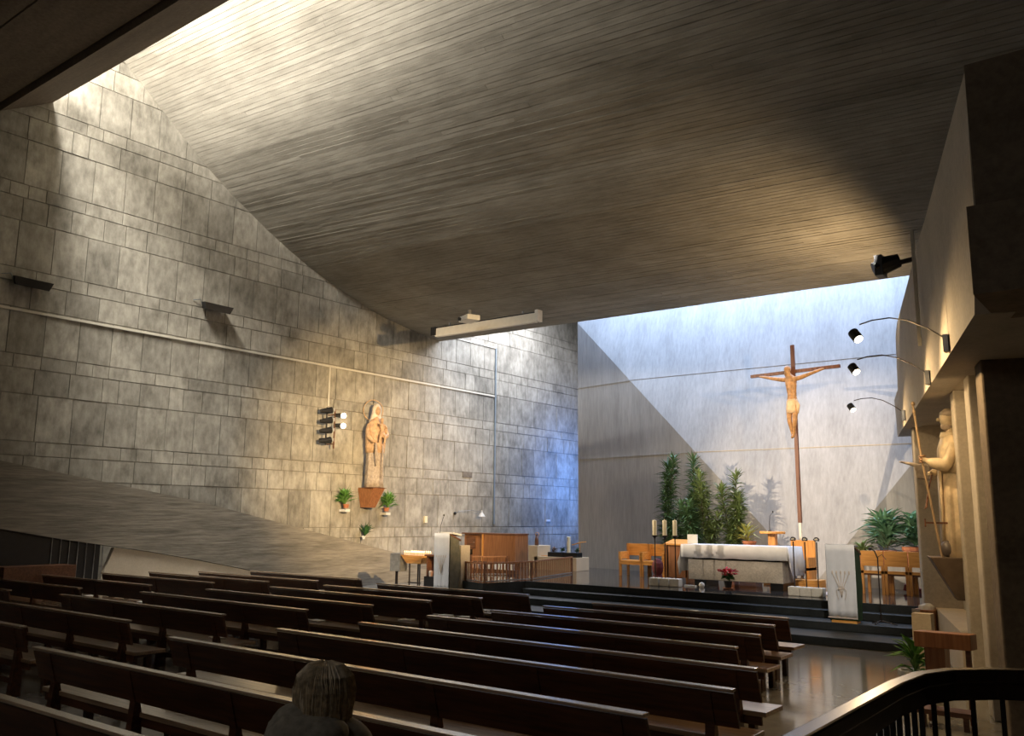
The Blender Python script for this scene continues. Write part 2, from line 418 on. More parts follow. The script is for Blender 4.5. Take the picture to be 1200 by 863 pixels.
# ---- inclined stair parapet in front of the left wall
PX = -21.0
pp = sempty('stair_parapet')
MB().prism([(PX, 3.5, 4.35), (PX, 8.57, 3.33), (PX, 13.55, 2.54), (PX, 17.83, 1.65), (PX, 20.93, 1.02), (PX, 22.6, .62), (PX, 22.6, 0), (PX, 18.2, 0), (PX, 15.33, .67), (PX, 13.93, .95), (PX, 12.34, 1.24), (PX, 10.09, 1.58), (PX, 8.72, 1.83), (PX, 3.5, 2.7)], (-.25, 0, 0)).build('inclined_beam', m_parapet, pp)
MB().prism([(PX-.05, 11.42, 1.36), (PX-.05, 10.95, 0), (PX-.05, 18.1, 0), (PX-.05, 15.33, .66), (PX-.05, 13.93, .94), (PX-.05, 12.34, 1.23)], (-.15, 0, 0)).build('plaster_panel', m_plaster, pp)
for k in range(7):
    y = 9.93+k*.205; MB().tube([(PX-.1, y, 0), (PX-.1, y, 1.62-.17*(y-9.93))], .011, 6).build('baluster', m_steel, pp)
MB().box(PX-.2, PX-.12, 4, 11.1, 0, 1.9).build('recess_shade', m_black, pp)  # black sheet standing in for the unlit depth of the opening
tag(MB().box(-20.9, -20.3, 8.6, 10.15, 0, 1.02).build('storage_chest', m_brown), 'low brown wooden chest beside the dark stair opening, at the far left', 'chest')

# ---- right-hand gallery box and its piers
L0 = Vector((-4.62, 19.0, 3.89)); L1 = Vector((-1.27, 7.95, 3.89)); dd = (L0-L1).normalized(); nr = Vector((dd.y, -dd.x, 0))  # nr points right, away from nave
def onW(x, y, off=0):
    r = ray(x, y); P = L1+nr*off; return CP+r*(nr.dot(P-CP)/nr.dot(r))
wr = sempty('wall_right_gallery')
def wallpoly(pts, off=0, th=.25, z=None):
    return [onW(x, y, off) for x, y in pts], nr*th
poly = [onW(*p) for p in ((1130, 85), (1083, 260), (1076, 282), (1064, 330), (1051, 379), (1049.5, 395), (1052, 457), (1048, 469), (1052, 512), (1142, 369), (1142, 255))]
MB().prism(poly, nr*.3).build('parapet_face', m_render, wr)
a, bq = onW(1130, 85), onW(1142, 369)
MB().box(a.x+.02, 7, 7.35, 8.3, 4.6, 5.81).build('end_block', m_dark, wr)
MB().box(a.x-.03, 7, 7.25, 8.3, 3.9, 4.6).build('end_beam', m_dark, wr)
sof = [L1+Vector((0, .35, .0)), L0, L0+nr*2.6, L1+nr*3.5]
MB().prism([p+Vector((0, 0, .02)) for p in sof], (0, 0, .2)).build('soffit', m_render, wr)
MB().prism([L1+nr*.3+Vector((0, .4, 1.6)), L0+nr*.3+Vector((0, 0, 1.6)), L0+nr*2.6+Vector((0, 0, 1.6)), L1+nr*3.5+Vector((0, .4, 1.6))], (0, 0, .2)).build('gallery_top', m_render, wr)
NP = atY(1096, 600, 17.5); NP = Vector((NP.x, NP.y, 0))     # a point of the recessed wall under the gallery
def onN(x, off=0):
    r = ray(x, 600); P = NP+nr*off; p = CP+r*(nr.dot(P-CP)/nr.dot(r)); return Vector((p.x, p.y, 0))
def pier(p, along, wide, mat):
    q = [p, p+nr*wide, p+nr*wide+dd*along, p+dd*along]
    return MB().prism(q, (0, 0, 3.92)).build('pier', mat, wr, bevel=.02)
p1 = atY(1076, 600, 17.2); pier(Vector((p1.x, p1.y, 0)), .5, .7, m_render)
pier(onN(1127, -.12), .35, .6, m_render)
pier(onN(1146, -.10), .40, .8, m_render)
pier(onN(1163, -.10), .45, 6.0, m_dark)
b0, b1 = onN(1163, .02)+nr*.32, NP+dd*.6+nr*.32
MB().prism([b0, b1, b1+nr*.2, b0+nr*.2], (0, 0, 3.9)).build('niche_back', m_render, wr)
s0, s1 = onN(1127, 0), NP
MB().prism([s0-nr*.12, s1-nr*.12, s1+nr*.32, s0+nr*.32], (0, 0, .68)).build('niche_sill', m_plaster, wr)

# ---- camera-side landing and dark hand rail
struct(MB().prism([(-1.15, -5, 0), (-1.15, 4.7, 0), (-.95, 5.15, 0), (-.4, 5.45, 0), (6.9, 6.6, 0), (6.9, -5, 0)], (0, 0, .6)).build('floor', m_dark))
rl = thing('stair_railing', 'dark varnished handrail with thin balusters curving round the landing, nearest the camera', 'railing', (-1.1, 3, .6))
path = [(-.09, -2, .86), (-.09, 1.55, .86), (-.06, 1.9, .86), (.03, 2.12, .86), (.2, 2.29, .86), (.42, 2.42, .86), (.8, 2.52, .86), (3.5, 3.0, .86)]
path = [(x+.0, y, z-.05) for x, y, z in path]
MB().tube(path, 0, rect=(.085, .07)).build('hand_rail', m_rail, rl, bevel=.012)
MB().tube([(x, y, z-.075) for x, y, z in path], 0, rect=(.05, .085)).build('lower_rail', m_rail, rl)
L = 0
def along(path, dist):
    for a, b2 in zip(path, path[1:]):
        a = Vector(a); b2 = Vector(b2); l_ = (b2-a).length
        if dist <= l_: return a+(b2-a)*dist/l_
        dist -= l_
    return Vector(path[-1])
d_ = 2.0
while d_ < 7.2:
    p = along(path, d_); MB().box(p.x-.011, p.x+.011, p.y-.011, p.y+.011, 0, p.z-.1).build('baluster', m_black, rl)
    d_ += .105 if d_ < 4.1 else .16

# ================================================================== PEWS
def pew(x0, x1, Y, label, blk):
    t = thing('pew', label, 'pew', ((x0+x1)/2, Y, 0), 0, 'dark wooden pews in the nave')
    a = (x1-x0)/2
    MB().box(-a, a, -.045, .045, .825, .85).build('top_rail', m_cap, t, bevel=.006)
    MB().hexa([(-a, .06, .535), (a+.01, .06, .535), (a+.01, .085, .535), (-a, .085, .535), (-a, -.022, .814), (a, -.022, .814), (a, .012, .814), (-a, .012, .814)]).build('backrest', m_pew, t)
    MB().box(-a, a+.03, .10, .53, .40, .445).build('seat', m_seat, t, bevel=.005)
    MB().box(-a+.04, a-.02, .12, .145, .32, .40).build('apron', m_pew, t)
    n = max(2, int(round((x1-x0)/1.75)))
    for k in range(n+1):
        x = -a+.28+(2*a-.56)*k/n
        MB().prism([(x, .0, 0), (x, .13, 0), (x, .13, .40), (x, .09, .56), (x, .03, .81), (x, -.03, .81), (x, .045, .53)], (.085, 0, 0)).build('leg', m_pew, t)
        MB().box(x+.01, x+.075, .40, .48, 0, .40).build('leg', m_pew, t)
        MB().box(x+.02, x+.065, .13, .40, .33, .40).build('bracket', m_pew, t)
    MB().box(-a+.3, a-.3, .06, .085, .14, .20).build('stretcher', m_pew, t)
    return t
ORD = ['front', 'second', 'third', 'fourth', 'fifth', 'sixth', 'seventh', 'eighth', 'ninth', 'tenth']
blocks = {
 'right-hand': [(-7.77, -4.58, 12.3), (-8.07, -4.41, 11.35), (-8.27, -4.19, 10.32), (-8.48, -3.99, 9.18), (-8.59, -3.3, 8.02), (-8.84, -3.05, 6.93), (-9.13, -3.16, 5.69), (-9.48, -2.95, 4.40), (-9.8, -2.9, 3.10)],
 'middle': [(-13.2, -9.41, 12.77), (-13.57, -9.61, 11.7), (-13.99, -9.89, 10.75), (-14.38, -10.07, 9.63), (-14.68, -10.27, 8.53), (-15.19, -10.6, 7.38), (-15.6, -10.89, 6.18), (-15.9, -11.25, 5.05)],
 'left-hand': [(-18.26, -14.37, 13.4), (-18.82, -14.58, 12.36), (-19.51, -15.09, 11.5), (-19.92, -15.62, 10.58), (-20.25, -15.9, 9.4), (-20.2, -16.19, 8.2), (-20.2, -16.6, 7.15)]}
for bn, rows in blocks.items():
    for i, (x0, x1, Y) in enumerate(rows):
        if i == 0: lab = 'dark wooden pew, the one nearest the altar in the %s block' % bn
        elif i == len(rows)-1: lab = 'dark wooden pew, the rearmost one in the %s block, nearest the camera' % bn
        else: lab = 'dark wooden pew with long back, %s row from the altar in the %s block' % (ORD[i], bn)
        pew(x0, x1, Y, lab, bn)
lt = [(0, 'right-hand', 2, .4), (1, 'right-hand', 1, -1.3), (2, 'middle', 0, .6), (3, 'middle', 0, 1.6), (4, 'middle', 1, .9), (5, 'middle', 1, 1.35), (6, 'middle', 2, .3), (7, 'middle', 2, 1.2), (8, 'middle', 3, .5),
      (9, 'left-hand', 4, -.7), (10, 'left-hand', 4, 1.4), (11, 'left-hand', 5, .9), (12, 'left-hand', 3, 1.2), (13, 'middle', 5, 1.7), (14, 'left-hand', 2, 1.6)]
for k, bn, i, dx in lt:
    x0, x1, Y = blocks[bn][i]; xm = (x0+x1)/2+dx
    o = MB().box(-.12, .12, -.085, .085, 0, .012+.006*(k % 3)).build('prayer_booklet', m_paper, loc=(xm, Y+.34, .447)); o.rotation_euler = (0, 0, random.uniform(-.3, .3))
    tag(o, 'white booklet on %s pew of the %s block, %s part' % (ORD[i], bn, 'right' if dx > .95 else 'left' if dx < 0 else 'middle'), 'booklet', 'white booklets left on pew seats')

# ================================================================== ALTAR AREA
PZ = .6
t = thing('altar', 'long rough grey stone altar block on dark recessed feet, on the black platform', 'altar', (-8.7, 20.0, PZ))
MB().box(-1.19, 1.17, 0, .8, .14, .62).build('stone_front', m_stone, t, bevel=.015)
MB().box(-1.28, 1.28, -.06, .86, .68, .96).build('table_slab', m_stone, t, bevel=.01)
MB().box(-1.1, 1.1, .06, .74, .62, .68).build('shadow_gap', m_black, t)
for x in (-1.05, .85): MB().box(x, x+.3, .05, .75, 0, .14).build('foot', m_black, t)
# altar cloth, top-level
cb = MB(); zt_ = .972
nx, X0, X1, Yf, Yb = 40, -1.33, 1.33, -.075, .88
fr = []
for i in range(nx+1):
    x = X0+(X1-X0)*i/nx; wv = .008*math.sin(i*1.3); fr.append([(x, Yf+wv-.004, .66+.006*math.sin(i*.7)), (x, Yf+wv*.5, .85), (x, Yf, zt_), (x, Yb, zt_), (x, Yb+.01, .75)])
for r_ in fr: cb.v += r_
for i in range(nx):
    for j in range(4): q = i*5+j; cb.f.append((q, q+5, q+6, q+1))
for sx, X_ in ((-1, X0), (1, X1)):
    k = len(cb.v); nyy = 12
    for j in range(nyy+1):
        y = Yf+(Yb-Yf)*j/nyy; wv = .03*math.sin(j*1.6)
        drop = (.38 if j in (0, nyy) else .60)+(.10 if j in (1, nyy-1) else 0)
        cb.v += [(X_, y, zt_), (X_+sx*(.03+wv*.4), y, zt_-.25), (X_+sx*(.07+wv), y+(-.06 if j == 0 else 0), zt_-drop-.05)]
    for j in range(nyy):
        for m_ in range(2): q = k+j*3+m_; cb.f.append((q, q+1, q+4, q+3))
o = cb.build('altar_cloth', m_white, smooth=True, loc=(-8.7, 20.0, PZ)); sm = o.modifiers.new('s', 'SOLIDIFY'); sm.thickness = .008
tag(o, 'white cloth draped over the stone altar with corners hanging at both ends', 'altar cloth')
tag(MB().box(-.13, .13, -.02, .02, 0, .22).build('altar_crucifix', m_whitep, loc=(-9.9, 20.3, PZ+.985)), 'small white object standing on the left end of the altar cloth', 'ornament')

# poinsettia
t = thing('poinsettia', 'red poinsettia in a small dark pot on the floor before the altar', 'potted flower', (-8.62, 19.45, PZ))
MB().lathe([(.09, 0), (.13, .02), (.14, .03)]).build('saucer', m_terra, t)
MB().lathe([(.07, .03), (.095, .17), (.10, .18)]).build('pot', m_black, t)
fo = MB(); pe = MB()
for k in range(60):
    a = random.uniform(0, 2*PI); e = random.uniform(-.1, .8); blade(fo, (0, 0, random.uniform(.2, .32)), (math.cos(a), math.sin(a), e), .17, .07)
for k in range(75):
    a = random.uniform(0, 2*PI); rr = random.uniform(0, .2); blade(pe, (rr*math.cos(a), rr*math.sin(a), .40+random.uniform(-.04, .07)-rr*.25), (math.cos(a+random.uniform(-1, 1)), math.sin(a), random.uniform(0, .5)), .11, .06, .1)
fo.build('foliage', m_green, t)['kind'] = 'stuff'; pe.build('petals', m_red, t)['kind'] = 'stuff'

# candlesticks: left group with candles, right group empty
def stick(x, y, H, label, grp, candle, clabel=None):
    t = thing('candlestick', label, 'candlestick', (x, y, PZ), 0, grp)
    MB().box(-.122, .122, -.11, .11, 0, .19).build('stone_base', m_blockst, t, bevel=.02)
    MB().tube([(0, 0, .19), (0, 0, H-.06)], .014, 8).build('rod', m_iron, t)
    if candle: MB().lathe([(.014, H-.09), (.03, H-.05), (.075, H-.02), (.08, H)]).build('cup', m_iron, t, smooth=True)
    else:
        R_ = []
        pts = [(.055*math.cos(a), 0, H-.02+.05*math.sin(a)) for a in [PI*k/8 for k in range(9)]]
        MB().tube(pts, .014, 6).lathe([(.055, -.02), (.065, -.01), (.055, 0)], (0, 0, H-.02), 10).build('cup', m_iron, t)
        MB().lathe([(.03, 0), (.03, .03)], (0, 0, H-.02), 8).build('tea_light', m_wax, t)
    if candle:
        c = MB().lathe([(.048, 0), (.05, .01), (.05, .35), (.043, .36), (.006, .362), (.004, .385)], n=12).build('altar_candle', m_wax, smooth=False, loc=(x, y, PZ+H))
        tag(c, clabel, 'candle', 'cream candles left of the altar')
for k, (x, n_) in enumerate(zip((-10.36, -10.09, -9.82), ('leftmost', 'middle', 'rightmost'))):
    stick(x, 19.2, 1.19, 'iron candlestick in a white stone block, %s of the three left of the altar' % n_, 'candlesticks left of the altar', True, 'thick cream candle on the %s iron stand left of the altar' % n_)
for k, (x, n_) in enumerate(zip((-6.84, -6.59, -6.34), ('leftmost', 'middle', 'rightmost'))):
    stick(x, 18.85, 1.19, 'iron candle stand without candle, %s of the three right of the altar' % n_, 'empty candlesticks right of the altar', False)
tag(MB().box(-.14, .14, -.05, .05, 0, .03).build('bell_tray', m_whitep, loc=(-9.62, 19.55, PZ)), 'small white tray on the floor at the left foot of the altar', 'tray')
tag(MB().lathe([(.05, 0), (.07, .05), (.05, .1), (.01, .12)]).build('altar_bell', m_whitep, loc=(-9.3, 19.5, PZ)), 'small white bell on the floor under the altar cloth corner', 'bell')

# armchairs at the left of the altar
def armchair(loc, rz, label, grp, arms=True, fresh=True):
    t = thing('wooden_armchair' if arms else 'wooden_chair', label, 'chair', loc, rz, grp)
    w_ = .33
    MB().box(-w_, w_, -.25, .25, .38, .43).build('seat', m_oak, t, bevel=.006)
    MB().box(-w_-.0, w_+.0, .22, .265, .55, .88).build('backrest', m_oak, t, bevel=.006)
    for sx in (-1, 1):
        for y0 in (-.25, .19):
            MB().box(sx*w_-.03, sx*w_+.03, y0, y0+.06, 0, (.64 if y0 < 0 else .88) if arms else (.43 if y0 < 0 else .88)).build('leg', m_oakz, t)
        if arms: MB().box(sx*w_-.035, sx*w_+.035, -.26, .2, .46, .66).build('armrest', m_oak, t)
    MB().box(-w_, w_, -.245, -.20, .31, .38).build('front_rail', m_oak, t)
    return t
for k, (x, lab) in enumerate(((-12.55, 'light oak armchair left of the altar, leftmost beside the bare wall'), (-11.85, 'light oak armchair left of the altar, behind the leftmost candlestick'), (-11.1, 'light oak armchair left of the altar, half hidden by the wooden lectern'))):
    armchair((x, 22.05, PZ), 0, lab, 'oak armchairs left of the altar')
t = thing('side_lectern', 'narrow brown wooden stand with sloping top beside the left altar end', 'lectern', (-10.5, 20.6, PZ))
MB().box(-.28, .28, 0, .06, .12, .92).build('front_panel', m_teak, t)
MB().box(-.3, -.24, 0, .4, 0, .95).build('side_panel', m_teak, t); MB().box(.24, .3, 0, .4, 0, .95).build('side_panel', m_teak, t)
MB().prism([(-.33, -.06, .92), (-.33, .44, 1.02), (-.33, .44, 1.06), (-.33, -.06, .96)], (.66, 0, 0)).build('book_rest', m_oak, t)
tag(MB().ball((0, 0, .3), .17, .13, .24).lathe([(.14, 0), (.12, .1)], (0, 0, 0)).build('red_cushion', m_maroon, loc=(-11.45, 21.35, PZ)), 'maroon bundle standing on the floor between armchair and lectern', 'cushion')

# presider seat and neighbours right of the altar
t = thing('presider_seat', 'tall orange wooden seat with a stepped base, just right of the altar', 'seat', (-7.62, 21.35, PZ))
MB().box(-.30, .30, .30, .36, .3, 1.10).build('backrest', m_oakz, t, bevel=.01)
MB().box(-.30, .30, -.2, .32, .40, .46).build('seat', m_oak, t)
MB().box(-.30, -.24, -.2, .32, 0, .7).build('armrest', m_oakz, t); MB().box(.24, .30, -.2, .32, 0, .7).build('armrest', m_oakz, t)
MB().box(-.1, .62, -.45, .0, 0, .20).build('base_step', m_oak, t, bevel=.01)
t = thing('round_stand', 'orange wooden stand with a thin round top behind the altar', 'stand', (-8.35, 21.6, PZ))
MB().lathe([(.30, 1.24), (.31, 1.25), (.31, 1.29), (.30, 1.30)], n=20).build('round_top', m_oak, t)
MB().box(-.09, .09, -.08, .08, 0, 1.24).build('post', m_oakz, t); MB().box(-.2, .2, -.2, .2, 0, .05).build('foot', m_oak, t)
t = thing('gooseneck_microphone', 'thin black gooseneck microphone on the round wooden stand', 'microphone', (-8.42, 21.6, PZ+1.30))
MB().tube([(0, 0, 0), (0, 0, .2), (.02, 0, .38), (.09, 0, .47)], .007, 6).lathe([(.04, 0), (.04, .015)]).build('stem', m_black, t)
MB().ball((.1, 0, .48), .018, .018, .03).build('capsule', m_black, t)
t = thing('small_stool', 'small stool with dark flat top and two grey legs beside the white ambo', 'stool', (-6.75, 21.9, PZ))
MB().box(-.2, .2, -.18, .18, .78, .82).build('stool_top', m_brown, t)
for x in (-.06, .06): MB().tube([(x, 0, 0), (x, 0, .78)], .02, 8).build('leg', m_steel, t)
MB().lathe([(.17, 0), (.17, .02)]).build('foot_plate', m_steel, t)
tag(MB().box(-.62, .62, -.4, .4, 0, .015).build('rug', m_carpet, loc=(-6.45, 19.75, PZ)), 'pale pink rug on the platform between the empty candle stands and white ambo', 'rug')
tag(MB().box(-.04, .04, -.2, .2, 0, .5).build('wooden_post', m_oakz, loc=(-6.28, 21.2, PZ)), 'thin orange wooden upright beside the small stool', 'post')

# right chairs, backs lit
for k, (x, lab) in enumerate(((-5.70, 'light oak chair right of the white ambo, leftmost, behind the microphone stand'), (-5.20, 'light oak chair right of the white ambo, the fully visible middle one'), (-4.70, 'light oak chair right of the white ambo, partly hidden by the pier'))):
    t = thing('wooden_chair', lab, 'chair', (x, 20.55, PZ), 0, 'oak chairs right of the ambo')
    MB().box(-.24, .24, -.02, .025, .60, .93).build('backrest', m_oak, t, bevel=.006)
    MB().box(-.24, .24, -.03, .03, .44, .50).build('back_rail', m_oak, t)
    MB().box(-.23, .23, .02, .5, .40, .44).build('seat', m_brown, t)
    for sx in (-1, 1):
        MB().box(sx*.215-.03, sx*.215+.03, -.03, .03, 0, .62).build('leg', m_oakz, t); MB().box(sx*.215-.03, sx*.215+.03, .44, .5, 0, .44).build('leg', m_oakz, t)
o = MB().box(-.22, .22, -.12, .12, 0, .13).build('kneeling_cushion', m_maroon, loc=(-5.1, 21.5, PZ)); o.rotation_euler = (0, .25, .2)
tag(o, 'dark red cushion on the floor behind the middle oak chair', 'cushion')

# ambo with white banner, right
def ambo(loc, rz, label, w_, H, side_m, depth, green=True):
    t = thing('ambo', label, 'ambo', loc, rz)
    MB().box(-w_/2+.02, w_/2-.02, .03, .07, .02, H-.02).build('front_board', side_m, t)
    MB().prism([(w_/2-.05, .03, .04), (w_/2-.05, depth*.75, .04), (w_/2-.05, depth, H*.45), (w_/2-.05, depth*.8, H-.12), (w_/2-.05, .03, H-.02)], (.04, 0, 0)).build('side_board', side_m, t)
    MB().prism([(-w_/2+.01, .03, .04), (-w_/2+.01, depth*.75, .04), (-w_/2+.01, depth, H*.45), (-w_/2+.01, depth*.8, H-.12), (-w_/2+.01, .03, H-.02)], (.04, 0, 0)).build('side_board', side_m, t)
    MB().prism([(-w_/2, 0, H-.01), (-w_/2, depth*.95, H-.16), (-w_/2, depth*.95, H-.12), (-w_/2, 0, H+.03)], (w_, 0, 0)).build('book_rest', m_brown, t)
    MB().box(-w_/2+.06, w_/2-.02, -.02, depth*.5, 0, .04).build('plinth', m_oak, t)
    return t
def banner(loc, rz, label, w_, H, z0, over):
    b = MB(); n = 24; nz = 10
    for j in range(nz+1):
        zz = H-(H-z0)*j/nz
        for i in range(n+1):
            x = -w_/2+w_*i/n; b.v.append((x, -.012+.009*math.sin(i*.9+j*.15)*j/nz, zz))
    for j in range(nz):
        for i in range(n): q = j*(n+1)+i; b.f.append((q, q+n+1, q+n+2, q+1))
    k = len(b.v); b.v += [(-w_/2, -.012, H), (w_/2, -.012, H), (w_/2, over, H-.05*over/.3), (-w_/2, over, H-.05*over/.3)]; b.f.append((k, k+1, k+2, k+3))
    t = thing('ambo_banner', label, 'banner', loc, rz)
    o = b.build('cloth', m_white, t, smooth=True); o.modifiers.new('s', 'SOLIDIFY').thickness = .006
    MB().box(-w_/2, w_/2, -.022, -.012, z0-.02, z0).build('fringe', m_embr, t)
    e = MB(); zc = z0+(H-z0)*.44; ss = w_/.52
    for a in (-.55, -.28, 0, .28, .55):
        e.tube([(0, -.028, zc-.22*ss), (a*.10*ss, -.028, zc), (a*.26*ss, -.028, zc+.2*ss)], .006, 5)
        e.ball((a*.27*ss, -.026, zc+.22*ss), .016*ss, .004, .035*ss, 6, 4)
    for s_ in (-1, 1): e.tube([(0, -.028, zc-.02), (s_*.09*ss, -.028, zc-.1*ss), (s_*.06*ss, -.028, zc-.25*ss)], .005, 5)
    e.tube([(-.06*ss, -.03, zc-.08*ss), (.06*ss, -.03, zc-.06*ss)], .007, 5)
    e.build('embroidered_sheaf', m_embr, t)
ambo((-5.35, 17.2, .3), 0, 'dark green sided reading ambo on the steps, right of the altar', .54, 1.40, m_amgreen, .42)
banner((-5.35, 17.2, .3), 0, 'white banner with an embroidered sheaf on the ambo right of the altar', .54, 1.44, .10, .25)
ta = ambo((-14.88, 16.55, .32), 0, 'grey and beige reading ambo near the side railing, left of the altar', .52, 1.42, plain('olive_grey_board', (.15, .145, .105)), .45)
MB().box(.1, .24, .45, .80, 0, 1.15).build('rear_panel', m_plaster, ta)
struct(MB().box(-15.2, -14.5, 16.4, 17.45, 0, .32).build('trim_2', m_step))
banner((-14.88, 16.55, .32), 0, 'white banner with a faint emblem on the ambo at the side railing', .50, 1.46, .07, .2)
o = MB().prism([(-.24, 0, 0), (-.24, .34, -.05), (-.24, .34, -.01), (-.24, .17, .02), (-.24, 0, .045)], (.5, 0, 0)).build('open_book', m_paper, loc=(-14.85, 16.62, .32+1.44))
tag(o, 'open book lying on the sloping top of the left ambo', 'book')
t = thing('gooseneck_microphone', 'thin gooseneck microphone rising from the left ambo', 'microphone', (-15.0, 16.60, .32+1.45))
MB().tube([(0, 0, 0), (.02, 0, .2), (.09, .02, .42)], .006, 6).build('stem', m_black, t); MB().ball((.1, .02, .45), .02, .02, .03).build('capsule', m_black, t)

t = thing('microphone_stand', 'thin dark microphone stand on a tripod foot beside the right ambo', 'microphone stand', (-4.72, 17.38, .3))
MB().tube([(0, 0, .05), (0, 0, 1.22)], .012, 8).build('pole', m_iron, t)
for a in (.2, 2.3, 4.4): MB().tube([(0, 0, .07), (.28*math.cos(a), .12*math.sin(a), .012)], .012, 6).build('leg', m_iron, t)
MB().tube([(.0, 0, 1.2), (-.05, 0, 1.33), (-.1, 0, 1.36)], .012, 6).build('boom', m_iron, t)
MB().ball((-.13, 0, 1.37), .035, .025, .025).build('microphone_head', m_black, t)
MB().tube([(0, 0, 1.22), (.08, 0, 1.27), (.15, 0, 1.18)], .006, 6).build('cable', m_black, t)

# ------------------------------------------------------------------ crucifix
t = thing('standing_cross', 'tall slender brown wooden cross standing behind the altar', 'cross', (-7.71, 21.8, PZ), math.radians(-9))
MB().box(-.045, .045, -.03, .03, 1.52, 6.01).build('upright', m_cross, t)
MB().box(-1.22, 1.24, -.035, .035, 5.28, 5.36).build('crossbar', m_cross, t)
MB().box(-.035, .035, -.02, .02, 0, 1.55).build('lower_post', m_whitep, t)
MB().box(-.25, .25, -.2, .2, 0, .06).build('foot', m_brown, t)
def J(x, y, z, r): return ((x, y, z), r)
tc_ = thing('carved_corpus', 'honey-coloured carved figure with outstretched arms hanging on the tall cross', 'carving', (-7.73, 21.69, PZ+3.60), math.radians(-9))
tc_.scale = (1.03, 1.03, 1.03)
jj = {'pel': J(0, 0, .88, (.125, .09)), 'belly': J(0, -.01, 1.05, (.11, .08)), 'chest': J(0, -.02, 1.3, (.15, .095)), 'neckb': J(-.01, -.02, 1.47, (.075, .06)), 'neck': J(-.04, -.04, 1.57, .05), 'head': J(-.07, -.07, 1.66, (.072, .08)), 'crown': J(-.08, -.06, 1.76, (.06, .065)),
      'shL': J(-.2, -.02, 1.47, .065), 'elL': J(-.48, -.02, 1.53, .048), 'wrL': J(-.76, -.02, 1.60, .034), 'haL': J(-.88, -.025, 1.62, (.04, .022)),
      'shR': J(.2, -.02, 1.47, .065), 'elR': J(.48, -.02, 1.54, .048), 'wrR': J(.76, -.02, 1.61, .034), 'haR': J(.88, -.025, 1.63, (.04, .022)),
      'hipL': J(-.08, -.01, .8, .085), 'knL': J(-.05, -.10, .44, .06), 'anL': J(-.01, -.03, .10, .038), 'ftL': J(.0, -.10, .0, .035),
      'hipR': J(.09, -.01, .8, .085), 'knR': J(.09, -.10, .42, .06), 'anR': J(.03, -.05, .10, .038), 'ftR': J(.035, -.13, .02, .035)}
skin('body', jj, [('pel', 'belly'), ('belly', 'chest'), ('chest', 'neckb'), ('neckb', 'neck'), ('neck', 'head'), ('head', 'crown'), ('neckb', 'shL'), ('shL', 'elL'), ('elL', 'wrL'), ('wrL', 'haL'), ('neckb', 'shR'), ('shR', 'elR'), ('elR', 'wrR'), ('wrR', 'haR'), ('pel', 'hipL'), ('hipL', 'knL'), ('knL', 'anL'), ('anL', 'ftL'), ('pel', 'hipR'), ('hipR', 'knR'), ('knR', 'anR'), ('anR', 'ftR')], m_carve, tc_)
MB().folds([(.62, .155, .12, .01, -.03, .05), (.75, .16, .125, 0, -.01, .05), (.92, .145, .11, 0, 0, .04), (.97, .13, .10, 0, 0, .03)], k=6, seed=3).tube([(.12, -.05, .93), (.18, -.06, .8), (.16, -.05, .6)], [.04, .05, .02], 7).build('loincloth', m_loin, tc_, smooth=True)
MB().ball((-.075, -.04, 1.72), .085, .085, .09).tube([(-.1, .0, 1.72), (-.13, -.02, 1.6), (-.1, -.03, 1.5)], [.05, .045, .02], 7).build('hair', m_carve, tc_, smooth=True)

# ------------------------------------------------------------------ Madonna on the left wall
t = thing('wall_bracket', 'tapering brown wooden bracket under the carved mother and child statue', 'bracket', (WX, 20.55, 2.45))
MB().hexa([(.02, -.22, 0), (.34, -.17, 0), (.34, .17, 0), (.02, .22, 0), (.02, -.36, .64), (.66, -.27, .64), (.66, .27, .64), (.02, .36, .64)]).build('bracket_body', m_teak, t, bevel=.01)
MB().box(.02, .67, -.34, .34, .64, .66).build('bracket_top', m_brown, t)
# figure local: faces -Y, turned to face +X
t = thing('mother_and_child_statue', 'life-size pale carved statue of a veiled mother holding a child, on the left wall', 'statue', (WX+.40, 20.56, 3.12), PI/2-.35)
t.scale = (.82, .82, 1.0)
MB().folds([(0, .40, .30, 0, 0, .05), (.25, .37, .28, 0, 0, .06), (.8, .35, .26, 0, 0, .06), (1.3, .36, .25, 0, 0, .05), (1.52, .37, .24, 0, 0, .03)], n=44, k=9, seed=1).build('skirt', m_carve3, t, smooth=True)
MB().folds([(1.15, .40, .26, 0, .0, .04), (1.4, .42, .28, 0, 0, .04), (1.75, .43, .28, 0, 0, .03), (2.0, .40, .24, 0, 0, .02), (2.15, .33, .19, 0, 0, .01), (2.28, .2, .15, 0, 0, 0), (2.35, .10, .10, 0, 0, 0), (2.42, .08, .08, 0, -.01, 0)], n=44, k=8, seed=2).build('mantle', m_carve2, t, smooth=True)
MB().ball((.02, -.05, 2.58), .125, .14, .175, 14, 10).ball((.02, -.19, 2.56), .02, .03, .03).build('head', m_carve2, t, smooth=True)
MB().folds([(2.05, .34, .16, 0, .10, .02), (2.3, .24, .15, 0, .07, .02), (2.5, .19, .16, .01, .04, .01), (2.65, .19, .17, .01, .02, 0), (2.75, .15, .14, .01, .02, 0), (2.82, .06, .06, .01, .02, 0)], n=28, k=6, seed=5).build('veil', m_veil, t, smooth=True)
